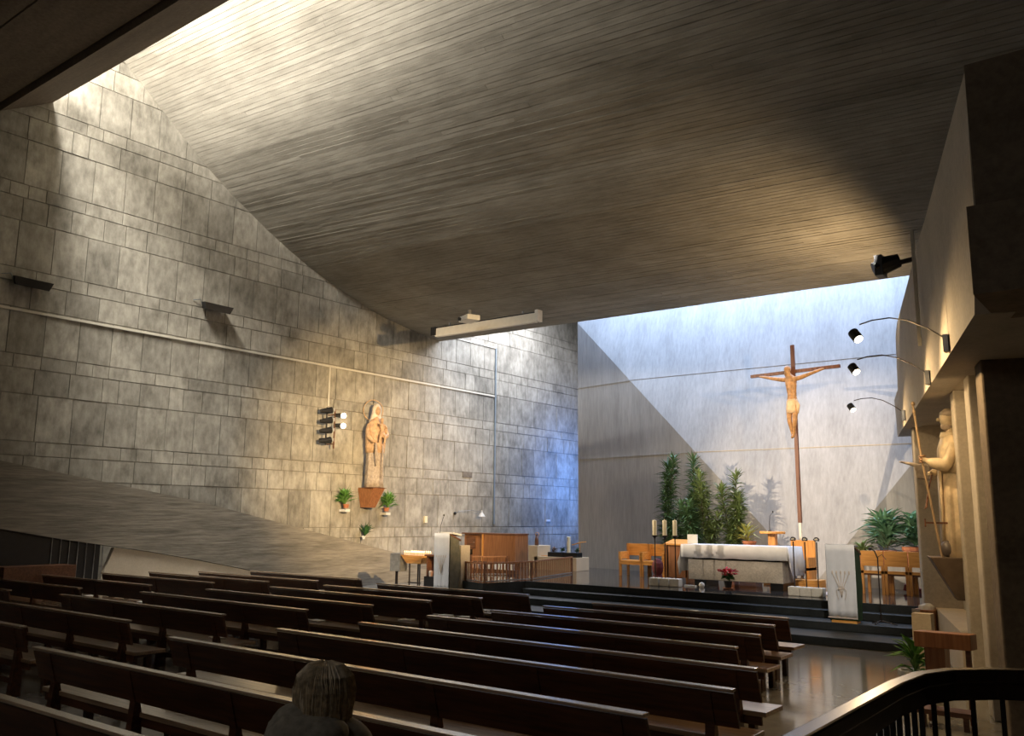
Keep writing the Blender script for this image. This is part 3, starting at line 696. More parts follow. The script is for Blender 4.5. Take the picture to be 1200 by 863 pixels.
skin('child', {'pel': J(.14, -.30, 1.78, (.10, .09)), 'ch': J(.15, -.30, 2.0, (.11, .085)), 'nk': J(.14, -.30, 2.13, .045), 'hd': J(.12, -.31, 2.24, (.085, .09)), 'tp': J(.12, -.31, 2.33, .07), 'k1': J(.02, -.46, 1.70, .065), 'f1': J(-.02, -.44, 1.48, .04), 'k2': J(.22, -.46, 1.68, .065), 'f2': J(.2, -.46, 1.45, .04), 'sa': J(.04, -.33, 2.06, .05), 'ha': J(-.04, -.45, 2.12, .03), 'sb': J(.25, -.33, 2.06, .05), 'hb': J(.30, -.46, 1.95, .03)},
     [('pel', 'ch'), ('ch', 'nk'), ('nk', 'hd'), ('hd', 'tp'), ('pel', 'k1'), ('k1', 'f1'), ('pel', 'k2'), ('k2', 'f2'), ('ch', 'sa'), ('sa', 'ha'), ('ch', 'sb'), ('sb', 'hb')], m_carve2, t)
skin('arms', {'s1': J(.33, -.02, 2.08, .11), 'e1': J(.44, -.16, 1.72, .12), 'w1': J(.22, -.38, 1.68, .07), 'h1': J(.10, -.42, 1.70, .05), 'c': J(0, .02, 2.1, .10), 's2': J(-.33, -.02, 2.08, .11), 'e2': J(-.42, -.16, 1.72, .12), 'w2': J(-.26, -.36, 1.52, .07), 'h2': J(-.16, -.42, 1.50, .045)},
     [('c', 's1'), ('s1', 'e1'), ('e1', 'w1'), ('w1', 'h1'), ('c', 's2'), ('s2', 'e2'), ('e2', 'w2'), ('w2', 'h2')], m_carve2, t)
MB().tube([(-.16, -.42, 1.46), (-.12, -.38, 1.1), (-.1, -.34, .7)], [.03, .07, .03], 8).tube([(.22, -.26, 1.4), (.2, -.30, .9), (.16, -.3, .3)], [.03, .05, .03], 8).build('hanging_fold', m_carve3, t, smooth=True)
pts = [(-.06+.44*math.cos(a), .20, 2.60+.36*math.sin(a)) for a in [2*PI*k/28 for k in range(29)]]
MB().tube(pts, .018, 6).build('halo', m_carve2, t)

# potted plants on wall plates
def leafy(name, label, loc, H, wd, n, mat, potm, potr=.11, poth=.17, stems=1, leaf=.2, lw=.05, group=None, pot=True, up=(.1, 1.1), cat='potted plant', spread=.04, seed=0):
    rr = random.Random(seed); t = thing(name, label, cat, loc, 0, group)
    if pot: MB().lathe([(potr*.75, 0), (potr, poth*.8), (potr*1.12, poth*.82), (potr*1.12, poth), (potr*.9, poth), (potr*.9, poth*.9)], n=14).build('pot', potm, t, smooth=False)
    z0 = poth*.9 if pot else 0
    fo = MB(); sm_ = MB()
    for s in range(stems):
        a = rr.uniform(0, 2*PI); bx, by = spread*math.cos(a), spread*math.sin(a); tx, ty = bx*2.2+rr.uniform(-.03, .03), by*2.2
        hh = H*rr.uniform(.75, 1)
        sm_.tube([(bx, by, z0), ((bx+tx)/2+rr.uniform(-.02, .02), (by+ty)/2, z0+hh*.5), (tx, ty, z0+hh)], .010, 5)
        for k in range(n):
            f = rr.uniform(.0 if H < .6 else .12, 1); a = rr.uniform(0, 2*PI); e = rr.uniform(*up)
            if f > .9: e += .5
            blade(fo, (bx+(tx-bx)*f, by+(ty-by)*f, z0+hh*f), (math.cos(a), math.sin(a), e), leaf*rr.uniform(.7, 1.15)*(1 if f < .8 else .85), lw, rr.uniform(.05, .4))
    sm_.build('stem', m_stem, t); fo.build('foliage', mat, t)['kind'] = 'stuff'
    return t
for yy, lab in ((19.52, 'green leafy plant in a wall pot on the left side of the statue bracket'), (21.35, 'green leafy plant in a wall pot on the right side of the statue bracket')):
    zz = 2.36 if yy < 20 else 2.27
    tag(MB().box(0, .3, -.10, .10, 0, .09).build('wall_shelf', m_whitep, loc=(WX+.02, yy, zz-.06)), 'small white wall holder under the %s plant beside the statue' % ('left' if yy < 20 else 'right'), 'wall shelf')
    leafy('wall_plant', lab, (WX+.22, yy, zz+.07), .30, .4, 110, m_green2, m_terra, .10, .12, 1, .46, .10, 'plants beside the statue', up=(.2, 2.6), seed=int(yy))
leafy('spiky_plant', 'small pale spiky plant on the wall below the statue bracket', (WX+.22, 20.35, 1.42), .10, .3, 34, m_green, m_whitep, .06, .1, 1, .58, .05, up=(.7, 2.6), seed=4)

# wall lamp rack: left pole with four dark heads, right pole with two lit
t = thing('spotlight_pole', 'black wall pole carrying four stacked dark spotlights, left of the statue', 'wall light', (WX, 18.45, 4.4))
MB().tube([(.35, 0, 0), (.35, 0, 1.2)], .03, 8).tube([(.02, 0, 1.05), (.35, 0, 1.05)], .02, 6).tube([(.02, 0, .2), (.35, 0, .2)], .02, 6).build('pole', m_black, t)
for k in range(4):
    zz = .10+k*.32
    h = MB().tube([(.30, -.22, zz), (.38, .0, zz+.03), (.42, .13, zz+.06)], [.06, .10, .115], 10).build('spotlight_head', m_black, t)
    MB().lathe([(.06, -.05), (.06, .05)], (.45, .17, zz+.07), 10).build('lens', m_steel, h)
t = thing('spotlight_pole', 'dark wall pole with two glowing spotlights, between dark spotlights and statue', 'wall light', (WX, 18.78, 4.3))
MB().tube([(.35, 0, 0), (.35, 0, 1.28)], .028, 8).tube([(.02, 0, 1.1), (.35, 0, 1.1)], .02, 6).tube([(.02, 0, .15), (.35, 0, .15)], .02, 6).build('pole', m_brown, t)
for zz in (.75, 1.08):
    hd = MB().tube([(.35, 0, zz), (.42, .16, zz)], [.06, .08], 10).build('spotlight_head', m_black, t)
    MB().ball((.46, .27, zz), .085).build('lit_bulb', m_bulb, hd)
# lamps behave as lamps: light thrown to the statue and the altar
spot('rack_lamp', (WX+.75, 19.2, 5.4), (-9.0, 21.0, 1.6), 1500, (1, .78, .52), 30, .7, .06)

# conduits and fixtures on the left wall
def wallbits():
    t = thing('wall_conduit', 'long pale conduit running along the left concrete wall below the floodlights', 'conduit', (WX, 8, 7.0))
    MB().box(.016, .05, -2.5, 19.4, -.02, .04).build('conduit_run', m_conduit, t)
    MB().box(.016, .05, 10.72, 10.78, -1.3, 0).build('conduit_drop', m_conduit, t)
    t = thing('wall_conduit', 'grey vertical conduit down the left wall near the organ cabinet', 'conduit', (WX, 27.45, 1.9))
    MB().box(.016, .06, -.03, .04, 0, 7.1).build('conduit_run', m_blueg, t)
    MB().box(.016, .05, -5.2, 0, 7.08, 7.13).build('conduit_top', m_conduit, t)
    for yy, lab in ((9.15, 'black wall floodlight at the far left in the dark part of the wall'), (14.25, 'black wall floodlight above the pale conduit, nearer the altar')):
        t = thing('floodlight', lab, 'floodlight', (WX, yy, 8.05 if yy > 10 else 7.65), 0, 'black floodlights on the left wall')
        MB().hexa([(.02, -.30, -.02), (.30, -.36, -.10), (.42, .36, -.14), (.02, .30, -.02), (.02, -.34, .16), (.34, -.42, .10), (.46, .44, .06), (.02, .34, .16)]).build('housing', m_black, t)
        MB().tube([(.05, -.35, .1), (.1, -.42, .2), (.02, -.6, .16)], .012, 6).build('cable', m_blueg, t)
    tag(MB().box(.01, .04, -.28, .28, -.11, .11).build('wall_vent', plain('vent_grey', (.2, .17, .13)), loc=(WX, 25.8, 3.78)), 'small rectangular vent in the left wall right of the statue', 'vent')
    tag(MB().box(.01, .08, -.07, .07, -.12, .12).build('wall_sensor', m_wax, loc=(WX, 23.5, 2.07)), 'small cream wall box above the votive candles', 'wall box')
    tag(MB().box(.01, .05, -.14, .14, -.04, .04).build('wall_tag', m_whitep, loc=(WX, 31.2, 2.05)), 'small white plate on the left wall beside the blue-lit strip', 'plate')
    t = thing('wall_lamp', 'small wall lamp with a white shade on a thin arm above the organ cabinet', 'lamp', (WX, 25.1, 2.3))
    MB().tube([(.02, 0, 0), (.25, 0, .08), (.4, .5, .12), (.4, 1.1, .08)], .012, 6).build('arm', m_steel, t)
    MB().lathe([(.14, -.16), (.13, -.14), (.04, 0), (.03, .08)], (.4, 1.15, .05), 12).build('shade', m_whitep, t)
    MB().ball((.05, 0, 0), .06).build('mount', m_black, t)
wallbits()

# ------------------------------------------------------------------ projector screen under the ceiling
p0 = atY(510, 390, 18.9); p1 = atY(634, 371, 18.9)
ax = (p1-p0); Ls = ax.length
t = thing('screen_housing', 'long cream housing of a rolled projection screen fixed under the ceiling', 'projection screen', p0)
t.rotation_euler = (0, -math.asin(ax.z/Ls), math.atan2(ax.y, ax.x))
MB().box(.12, Ls-.08, -.10, .02, -.12, .10).build('casing', plain('cream_casing', (.72, .69, .61), .5, var=.05), t, bevel=.01)
MB().box(.12, Ls-.1, -.14, -.02, -.17, -.12).build('weight_bar', m_whitep, t)
MB().box(.15, Ls-.1, -.105, -.095, .10, .13).build('slot', m_black, t)
MB().box(Ls-.1, Ls, -.16, .06, -.15, .17).build('end_cap', m_whitep, t)
MB().box(-.06, .12, -.14, .05, -.12, .14).build('motor_box', m_black, t)
for x in (.6, Ls-.6): MB().box(x-.02, x+.02, -.05, -.01, .1, .22).build('hanger', m_steel, t)
pr = atY(550, 374, 18.2)
t = thing('projector', 'small white projector hanging from the ceiling in front of the screen housing', 'projector', pr, -.4)
MB().box(-.28, .28, -.2, .2, -.07, .08).build('casing', m_whitep, t, bevel=.02)
MB().box(-.04, .04, -.04, .04, .08, .26).build('mount', m_steel, t)
MB().tube([(-.15, -.2, 0), (-.15, -.26, 0)], .05, 10).build('lens', m_black, t)

# ------------------------------------------------------------------ votive stand, organ, chapel block
t = thing('votive_stand', 'orange wooden votive candle stand on thin legs in front of the stair parapet', 'candle stand', (-17.75, 18.75, 0))
MB().hexa([(-.28, -.2, .85), (.28, -.2, .85), (.28, .25, .85), (-.28, .25, .85), (-.42, -.3, 1.08), (.42, -.3, 1.08), (.42, .3, 1.08), (-.42, .3, 1.08)]).build('tray', m_oak, t)
for sx in (-.2, .2):
    for y in (-.15, .2): MB().tube([(sx, y, 0), (sx, y, .86)], .022, 6).build('leg', m_iron, t)
MB().box(-.25, .25, -.17, -.14, .3, .33).build('stretcher', m_iron, t)
for k in range(10):
    for j in range(2):
        x = -.36+k*.08; y = -.2+j*.3
        c = thing('votive_candle', 'small lit votive candle in the orange wooden candle stand', 'candle', (-17.75+x, 18.75+y, 1.085), 0, 'votive candles on the orange stand')
        MB().lathe([(.026, 0), (.03, .075), (.024, .075), (.022, .02)], n=8).build('cup', m_glassred, c)
        MB().ball((0, 0, .09), .014, .014, .028, 6, 4).build('flame', m_flame, c)
t = thing('offering_box', 'dark metal offering box with a slanted face left of the votive stand', 'box', (-18.45, 18.55, 0))
MB().box(-.15, .25, -.1, .2, .62, 1.12).build('casing', m_steel, t); MB().box(-.02, .04, 0, .05, 0, .62).build('post', m_iron, t); MB().box(-.15, .2, -.1, .2, 0, .03).build('foot', m_iron, t)
t = thing('candle_cabinet', 'dark low cabinet with small candles on top beside the left ambo', 'cabinet', (-16.75, 18.4, 0))
MB().box(-.26, .26, -.2, .2, 0, .55).build('body', m_black, t)
MB().box(-.22, -.18, -.15, .15, .55, 1.1).build('upright', m_brown, t); MB().box(.18, .22, -.15, .15, .55, 1.1).build('upright', m_brown, t); MB().box(-.26, .26, -.2, .2, 1.1, 1.14).build('shelf', m_brown, t)
tag(MB().lathe([(.05, 0), (.06, .12), (.04, .16)]).build('votive_jar', m_glassred, loc=(-16.85, 18.3, .55)), 'white glass candle jar on the dark low cabinet, left one', 'candle jar')
tag(MB().lathe([(.06, 0), (.07, .14), (.05, .2)]).build('votive_jar', m_bulb if 0 else plain('amber_glass', (.9, .35, .06), emit=.5), loc=(-16.65, 18.3, .55)), 'glowing amber candle jar on the dark low cabinet', 'candle jar')

t = thing('organ_cabinet', 'large brown wooden organ cabinet with panelled sides against the left side bay', 'organ', (-18.2, 22.6, PZ))
MB().box(-.32, 1.0, 0, .05, .0, 1.02).build('front_panel', m_teak, t)
MB().box(-1.2, -.32, .1, .14, .0, 1.02).build('wing_panel', m_teak, t)
MB().box(-.36, -.30, -.02, .12, 0, 1.04).build('corner_post', m_oakz, t)
MB().box(-1.22, 1.03, -.03, .7, 1.02, 1.06).build('top', m_brown, t)
MB().box(.95, 1.0, .05, .7, 0, 1.02).build('side_panel', m_teak, t)
dr = MB().box(-1.08, -.72, .07, .10, .55, .95).build('door', m_brown, t); MB().ball((-.76, .06, .75), .015).build('door_knob', m_steel, dr)
MB().box(-1.15, -.85, -.05, .1, .35, .52).build('music_rest', m_black, t)
tag(MB().box(-.15, .15, -.1, .1, 0, .3).build('wooden_crate', m_oak, loc=(-16.05, 22.7, PZ+.12)), 'small orange wooden crate between organ cabinet and cream block', 'crate')
# booklets on a low rack behind the railing
rk = thing('booklet_rack', 'low dark rack behind the side railing holding white booklets', 'rack', (-16.3, 20.2, PZ))
MB().box(-1.0, 1.0, -.12, .12, .0, .10).build('shelf', m_brown, rk); MB().box(-1.0, 1.0, .1, .14, .0, .3).build('back', m_brown, rk)
for k in range(9):
    o = MB().box(-.07, .07, -.015, .015, 0, .16).build('song_booklet', m_paper, loc=(-17.15+k*.21, 20.18, PZ+.10)); 
    tag(o, 'upright white booklet in the low rack behind the side railing', 'booklet', 'white booklets in the rack behind the railing')

t = thing('cream_block', 'cream L-shaped credence block behind the railing, against the altar wall corner', 'credence', (-15.55, 22.4, PZ))
MB().box(-.75, .82, 0, .7, 0, .40).build('body', m_cream, t, bevel=.01)
MB().box(-.98, -.62, 0, .7, 0, .72).build('raised_end', m_cream, t, bevel=.01)
t = thing('plant_trough', 'dark low trough on the cream block', 'trough', (-15.3, 22.45, PZ+.40))
MB().box(-.52, .0, 0, .3, .0, .14).build('trough_half', m_black, t); MB().box(.03, .55, 0, .3, .0, .14).build('trough_half', m_black, t)
for k, (dx, n_) in enumerate(((-.42, 'leftmost'), (-.15, 'second'), (.12, 'third'), (.42, 'rightmost'))):
    leafy('trough_plant', '%s small dark plant in the trough on the cream block' % n_, (-15.3+dx, 22.6, PZ+.54), .10, .1, 24, m_green if k else m_brown, m_black, .05, .06, 1, .14, .05, 'small plants in the trough', pot=False, seed=20+k)
tag(MB().lathe([(.055, 0), (.055, .46), (.04, .47)]).build('paschal_candle', m_wax, loc=(-15.02, 22.42, PZ+.545)), 'tall thick cream paschal candle on the trough beside the altar wall', 'candle')
t = thing('small_statuette', 'small dark carved statuette on the raised end of the cream block', 'statuette', (-16.35, 22.6, PZ+.72))
MB().folds([(0, .07, .06, 0, 0, .05), (.2, .06, .05, 0, 0, .03), (.28, .03, .03, 0, 0, 0)], n=14, k=5).ball((0, 0, .32), .035).build('figure', m_brown, t, smooth=True)
MB().tube([(.07*math.cos(a), .03, .33+.07*math.sin(a)) for a in [2*PI*k/14 for k in range(15)]], .009, 5).build('halo', m_oak, t)
t = thing('bent_pipe_stand', 'thin pale bent rod rising from the right end of the cream block', 'stand', (-14.95, 22.8, PZ+.4))
MB().tube([(.08, 0, 0), (.08, 0, .42), ], .012, 6).tube([(-.2, 0, .36), (.1, 0, .44), (.3, 0, .47)], .018, 6).build('rod', m_oak, t)

# side railing round the bay platform
def railing(pts, Hh, label, n_sp=.115):
    t = thing('side_railing', label, 'railing', (pts[0][0], pts[0][1], PZ)); o = Vector((pts[0][0], pts[0][1], 0))
    P = [Vector((x, y, 0))-o for x, y in pts]
    MB().tube([p+Vector((0, 0, Hh)) for p in P], 0, rect=(.05, .035)).build('top_rail', m_teak, t)
    MB().tube([p+Vector((0, 0, .03)) for p in P], 0, rect=(.03, .03)).build('bottom_rail', m_steel, t)
    dist = 0; tot = sum((b2-a).length for a, b2 in zip(P, P[1:]))
    while dist < tot+.01:
        p = along(P, dist); MB().box(p.x-.010, p.x+.010, p.y-.010, p.y+.010, .0, Hh-.015).build('baluster', m_teak, t); dist += n_sp
    for p in P: MB().box(p.x-.022, p.x+.022, p.y-.022, p.y+.022, 0, Hh+.02).build('post', m_brown, t)
railing([(-14.60, 17.16), (-13.80, 16.92), (-13.62, 18.6), (-14.30, 21.5)], .46, 'brown wooden railing with thin balusters along the edge of the side platform')
railing([(-16.6, 19.3), (-15.9, 18.9), (-15.2, 19.6)], .5, 'short brown railing segment behind the left ambo, before the organ cabinet', .14)

# ------------------------------------------------------------------ plants behind the altar
def tallplant(x, y, H, lab, seed, mat=m_green, stems=3, z=PZ):
    rr = random.Random(seed); t = thing('tall_plant', lab, 'potted plant', (x, y, z), 0, 'tall plants behind the altar')
    MB().lathe([(.16, 0), (.21, .3), (.23, .3), (.23, .34), (.19, .34), (.19, .3)], n=14).build('pot', m_terra, t)
    fo = MB(); sm_ = MB()
    for s in range(stems):
        a = rr.uniform(0, 2*PI); tx, ty = rr.uniform(-.32, .32), rr.uniform(-.15, .15); hh = H*(1 if s == 0 else rr.uniform(.6, .95)); jx = rr.uniform(-.12, .12)
        P = [Vector((0, 0, .3)), Vector((tx*.4+jx, ty*.4, .3+(hh-.3)*.5)), Vector((tx, ty, hh))]
        sm_.tube(P, [.02, .015, .008], 6)
        nl = int(120*hh)
        for k in range(nl):
            f = rr.uniform(.08, 1)**.8; p = P[0].lerp(P[1], f*2) if f < .5 else P[1].lerp(P[2], f*2-1)
            a = rr.uniform(0, 2*PI); e = rr.uniform(-.1, .9) if f < .93 else rr.uniform(.6, 2)
            blade(fo, p, (math.cos(a), math.sin(a), e), rr.uniform(.24, .42), .05, rr.uniform(.0, .35))
    sm_.build('stem', m_stem, t); fo.build('foliage', mat, t)['kind'] = 'stuff'
m_leafA = plain('oleander_leaf', (.085, .17, .07), .45, var=.5, scale=6)
m_leafB = plain('yellow_green_leaf', (.17, .24, .08), .45, var=.5, scale=6)  # lighter, yellower green than the oleander leaf
tallplant(-11.75, 22.5, 3.25, 'tall dark green leafy plant behind the oak armchairs, the leftmost one', 1, m_leafA, 2)
tallplant(-11.35, 22.2, 1.95, 'shorter leafy plant in front of the leftmost tall plant, behind the candles', 2, m_leafA, 3)
tallplant(-10.95, 22.6, 3.2, 'tallest bushy green plant behind the left end of the altar', 3, m_leafA, 3)
tallplant(-10.6, 22.0, 2.0, 'shorter green plant in front of the tall ones, just above the altar cloth', 7, m_leafA, 3)
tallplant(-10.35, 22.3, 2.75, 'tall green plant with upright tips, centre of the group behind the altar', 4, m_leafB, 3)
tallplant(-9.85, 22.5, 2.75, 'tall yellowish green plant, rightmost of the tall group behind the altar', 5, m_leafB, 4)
leafy('spiky_plant', 'small yellow green spiky plant behind the altar, right of the tall group', (-9.25, 22.3, PZ+.75), .35, .5, 46, m_yel, m_terra, .16, .28, 1, .45, .05, up=(.2, 1.6), seed=9)
tag(MB().box(-.22, .22, -.22, .22, 0, .75).build('plant_plinth', m_brown, loc=(-9.25, 22.3, PZ)), 'dark wooden plinth under the yellow green spiky plant', 'plinth')
m_palm = plain('blue_green_leaf', (.15, .30, .17), .4, var=.5, scale=4)
leafy('agave_plant', 'small spiky green potted plant just above the right ambo, leftmost on the ledge', (-6.42, 22.6, 1.12), .2, .5, 44, m_leafB, m_terra, .16, .22, 1, .50, .07, up=(.2, 1.5), seed=11)
leafy('palm_plant', 'large arching palm-like plant in a terracotta pot on the ledge, middle one', (-5.90, 22.50, 1.12), .85, .6, 60, m_palm, m_terra, .22, .36, 2, .78, .11, up=(.1, 1.2), seed=12)
leafy('broadleaf_plant', 'leafy plant in a wide terracotta pot on the ledge, beside the pier', (-5.25, 22.60, 1.12), .75, .6, 60, m_palm, m_terra, .28, .46, 2, .50, .12, up=(.0, 1.2), seed=13)

# ------------------------------------------------------------------ right wall things
def armlamp(at, head, lab):
    t = thing('arm_spotlight', lab, 'spotlight', at, 0, 'spotlights on curved arms along the gallery')
    h = Vector(head)-Vector(at)
    MB().box(-.05, .0, -.05, .05, -.12, .06).build('mount', m_steel, t)
    P = [Vector((0, 0, 0))]+[h*f+Vector((0, 0, .16*math.sin(PI*f)+.12*f)) for f in (.2, .4, .6, .8)]+[h+Vector((0.05, 0, .13))]
    MB().tube(P, .008, 6).build('arm', m_iron, t)
    k = MB(); aim = (Vector((-8.2, 21.3, 3.2))-Vector(head)).normalized()
    aim = Vector((.55, -.35, -.75)).normalized()
    lh = k.tube([h-aim*.07, h+aim*.06], .06, 12).build('lamp_head', m_black, t)
    MB().tube([h+aim*.061, h+aim*.066], .05, 12).build('lit_face', m_bulb, lh)
A1, A2, A3 = onW(1112, 399), onW(1090, 440), onW(1061, 485)
H1, H2, H3 = atY(1003, 394, A1.y+.5), atY(1001, 433, A2.y+.4), atY(998, 478, A3.y+.3)
armlamp(A1, H1, 'black spotlight on a thin curved arm, nearest the camera, highest in the picture')
armlamp(A2, H2, 'black spotlight on a thin curved arm, the middle one of three')
armlamp(A3, H3, 'black spotlight on a thin curved arm, farthest and lowest, near the altar')
for h, pw in ((H1, 60), (H2, 60), (H3, 40)):
    aim = Vector((.55, -.35, -.75)).normalized(); spot('arm_lamp', h+aim*.10, h+aim, pw, (1, .68, .34), 150, .7, .04)
spot('altar_lamp', (-2.9, 9.2, 6.1), (-8.0, 22.5, 3.0), 1300, (1, .78, .54), 34, .9, .05)
spot('wall_flood', (WX+.75, 9.15, 7.6), (-8.0, 22.5, 3.2), 6500, (1, .80, .58), 22, .9, .06)
spot('ambo_fill', (-3.0, 11.6, 6.0), (-5.4, 17.2, 1.1), 480, (1, .92, .82), 26, .8, .05)  # added fill on the ambo front, without a fixture
spot('altar_lamp', (-3.7, 15.8, 6.15), (-8.2, 22, 3.4), 350, (1, .80, .58), 60, .9, .06)

t = thing('stage_spotlight', 'black stage spotlight clamped to poles at the top of the gallery wall', 'spotlight', onW(1074, 305, -.04))
v = t.location.copy()
for dx, dy0 in ((0, 0), (.0, .35)):
    MB().box(-.05, -.01, dy0-.02, dy0+.02, -1.15, .42 if not dy0 else .3).build('pole', m_conduit, t)
MB().tube([(-.05, 0, .02), (-.25, .0, .0)], .035, 8).build('clamp', m_iron, t)
MB().tube([(-.22, .05, .05), (-.40, .0, .0), (-.52, -.06, -.06)], [.09, .12, .10], 10).build('lamp_body', m_black, t)
MB().box(-.50, -.40, -.13, .1, -.16, .12).build('barn_door', m_black, t)
sp = spot('stage_lamp', v+Vector((-.65, .05, 0)), (WX, 20.9, 3.7), 10500, (1, .70, .36), 33, 1.0, .08)
spot('gallery_uplight', (-4.2, 18.0, 6.1), (-12.5, 20.5, 8.4), 330, (1, .70, .38), 150, 1.0, .1)
spot('niche_fill', (-3.2, 10.6, 3.5), (-2.6, 13.0, 2.6), 45, (1, .68, .34), 130, 1.0, .05)  # added warm fill under the gallery, on top of the arm spotlights

# friar statue and its bracket
f0 = atY(1123, 655, 13.2)
t = thing('wall_bracket', 'tapering grey brown bracket under the friar statue on the right', 'bracket', (f0.x, f0.y, 1.22), math.atan2(dd.y, dd.x)-PI/2)
MB().hexa([(-.06, -.14, -.06), (.5, -.14, -.06), (.5, .16, -.06), (-.06, .16, -.06), (-.36, -.26, .50), (.5, -.26, .50), (.5, .34, .50), (-.36, .34, .50)]).build('bracket_body', m_carve3 if 0 else plain('grey_brown_wood', (.16, .115, .08), .6), t, bevel=.01)
t = thing('friar_statue', 'cream painted statue of a robed friar holding a staff, between the right piers', 'statue', (f0.x+.02, f0.y, 1.72), -PI/2+.35)
t.scale = (.95, .95, 1.1)
MB().folds([(.0, .24, .20, 0, 0, .10), (.3, .23, .19, 0, 0, .11), (.9, .205, .165, 0, 0, .08), (1.0, .185, .15, 0, 0, .03), (1.15, .22, .16, 0, 0, .03), (1.38, .25, .15, 0, 0, .02), (1.47, .18, .12, 0, 0, 0), (1.53, .07, .07, 0, 0, 0)], n=60, k=9, seed=8).build('robe', m_friar, t, smooth=True)
MB().folds([(1.02, .255, .20, 0, .02, .10), (1.15, .265, .20, 0, .01, .07), (1.32, .265, .185, 0, 0, .04), (1.46, .20, .14, 0, 0, 0)], n=48, k=8, seed=9).hexa([(-.11, -.215, .12), (.11, -.215, .12), (.11, -.19, .12), (-.11, -.19, .12), (-.10, -.20, 1.1), (.10, -.20, 1.1), (.10, -.17, 1.1), (-.10, -.17, 1.1)]).build('scapular', m_friar, t, smooth=True)
MB().folds([(1.44, .14, .13, 0, -.01, 0), (1.48, .15, .14, 0, -.01, 0), (1.53, .12, .12, 0, -.01, 0)], k=4, n=20).build('collar', m_friar, t, smooth=True)
MB().lathe([(.055, 1.48), (.055, 1.6)], n=10).ball((0, -.02, 1.70), .095, .115, .135, 14, 10).ball((0, -.15, 1.69), .018, .03, .025).build('head', m_friar, t, smooth=True)
MB().ball((0, -.03, 1.61), .075, .10, .06).build('beard', m_carve3, t, smooth=True)
MB().lathe([(.10, 0), (.118, .03), (.105, .06), (.07, .08)], (0, .01, 1.73), 16, 1, 1.2).build('tonsure_hair', m_carve3, t, smooth=True)
skin('arms', {'c': J(0, .02, 1.38, .08), 's1': J(.22, 0, 1.36, .075), 'e1': J(.27, -.12, 1.10, .10), 'w1': J(.21, -.30, 1.14, .075), 'w1b': J(.195, -.36, 1.165, .035), 'h1': J(.18, -.42, 1.19, .03), 's2': J(-.22, 0, 1.36, .075), 'e2': J(-.27, -.10, 1.10, .075), 'w2': J(-.12, -.28, 1.02, .04), 'h2': J(-.06, -.32, 1.02, .03)},
     [('c', 's1'), ('s1', 'e1'), ('e1', 'w1'), ('w1', 'w1b'), ('w1b', 'h1'), ('c', 's2'), ('s2', 'e2'), ('e2', 'w2'), ('w2', 'h2')], m_friar, t)
hb = MB()
for k in range(4): hb.tube([(.17+.0*k, -.38-.012*k, 1.23-.024*k), (.21, -.44, 1.225-.024*k), (.16, -.46, 1.22-.024*k)], .012, 6)
hb.tube([(.17, -.38, 1.2), (.15, -.43, 1.24)], .013, 6).build('fingers', m_skin, t, smooth=True)
MB().tube([(.20, -.50, 1.86), (.175, -.43, 1.2), (.12, -.26, .1), (.115, -.24, .0)], .016, 7).ball((.2, -.5, 1.88), .03).ball((.198, -.495, 1.78), .024).build('staff', plain('pale_staff', (.46, .33, .2)), t)
MB().tube([(.10, -.30, 1.0), (.12, -.36, .8), (.13, -.40, .6), (.11, -.42, .58), (.08, -.36, .8), (.06, -.30, 1.0)], .010, 5).build('rosary', m_brown, t)
MB().ball((.10, -.16, .10), .10, .10, .10, 14, 10).build('globe', plain('grey_sphere', (.13, .11, .10), .4), t, smooth=True)
MB().box(.08, .11, -.42, -.12, .40, .42).box(.085, .105, -.44, -.42, .36, .46).build('small_cross', m_brown, t)

# fragment of a carved figure with outstretched hand on the far pier
g0 = atY(1079, 552, 17.0)
t = thing('carved_torso', 'small brown carved torso with one outstretched arm on the far right pier', 'carving', g0, -.2)
t.scale = (.75, .75, .75)
MB().hexa([(-.05, -.12, -.20), (.30, -.12, -.24), (.30, .12, -.24), (-.05, .12, -.20), (-.12, -.14, .18), (.30, -.14, .12), (.30, .14, .12), (-.12, .14, .18)]).build('torso', m_carve3, t, bevel=.03)
skin('arm', {'s': J(-.05, 0, .12, .07), 'e': J(-.22, 0, .17, .045), 'w': J(-.36, 0, .20, .03), 'p': J(-.42, 0, .215, (.045, .02)), 'f1': J(-.50, -.03, .23, .013), 'f2': J(-.51, 0, .235, .013), 'f3': J(-.50, .03, .23, .013), 'th': J(-.43, -.06, .24, .013)}, [('s', 'e'), ('e', 'w'), ('w', 'p'), ('p', 'f1'), ('p', 'f2'), ('p', 'f3'), ('p', 'th')], m_carve3, t)

t = thing('wooden_box', 'small brown wooden box with cloths on top at the right end of the steps', 'box', (-3.85, 16.9, .3))
MB().box(-.2, .16, 0, .35, 0, .36).build('body', m_teak, t, bevel=.008); MB().box(-.21, -.08, -.02, .0, .02, .37).build('side_panel', m_carve3, t)
t = thing('folded_cloths', 'crumpled white cloths on the small brown wooden box', 'cloth', (-3.85, 17.05, .66))
MB().folds([(0, .12, .1, 0, 0, .1), (.06, .11, .09, 0, 0, .15), (.10, .05, .05, .02, 0, .1)], k=5, n=20).build('bundle', m_whitep, t)
t = thing('kneeler', 'brown wooden prayer kneeler with a slanted top between plant and right pier', 'kneeler', (-2.32, 10.9, 0))
MB().prism([(-.30, .0, .80), (.28, .0, .80), (.28, .0, .97), (-.30, .0, .97)], (0, .35, -.02)).build('book_shelf', m_teak, t, bevel=.008)
MB().box(-.20, .0, .05, .3, .52, .80).build('front_panel', m_teak, t)
for x in (-.22, .2): MB().box(x, x+.05, .1, .16, 0, .8).build('leg', m_brown, t)
MB().box(-.26, .28, -.28, -.02, .14, .19).build('kneeling_board', m_brown, t)
for x in (-.22, .2): MB().box(x, x+.05, -.26, -.2, 0, .14).build('foot', m_brown, t)
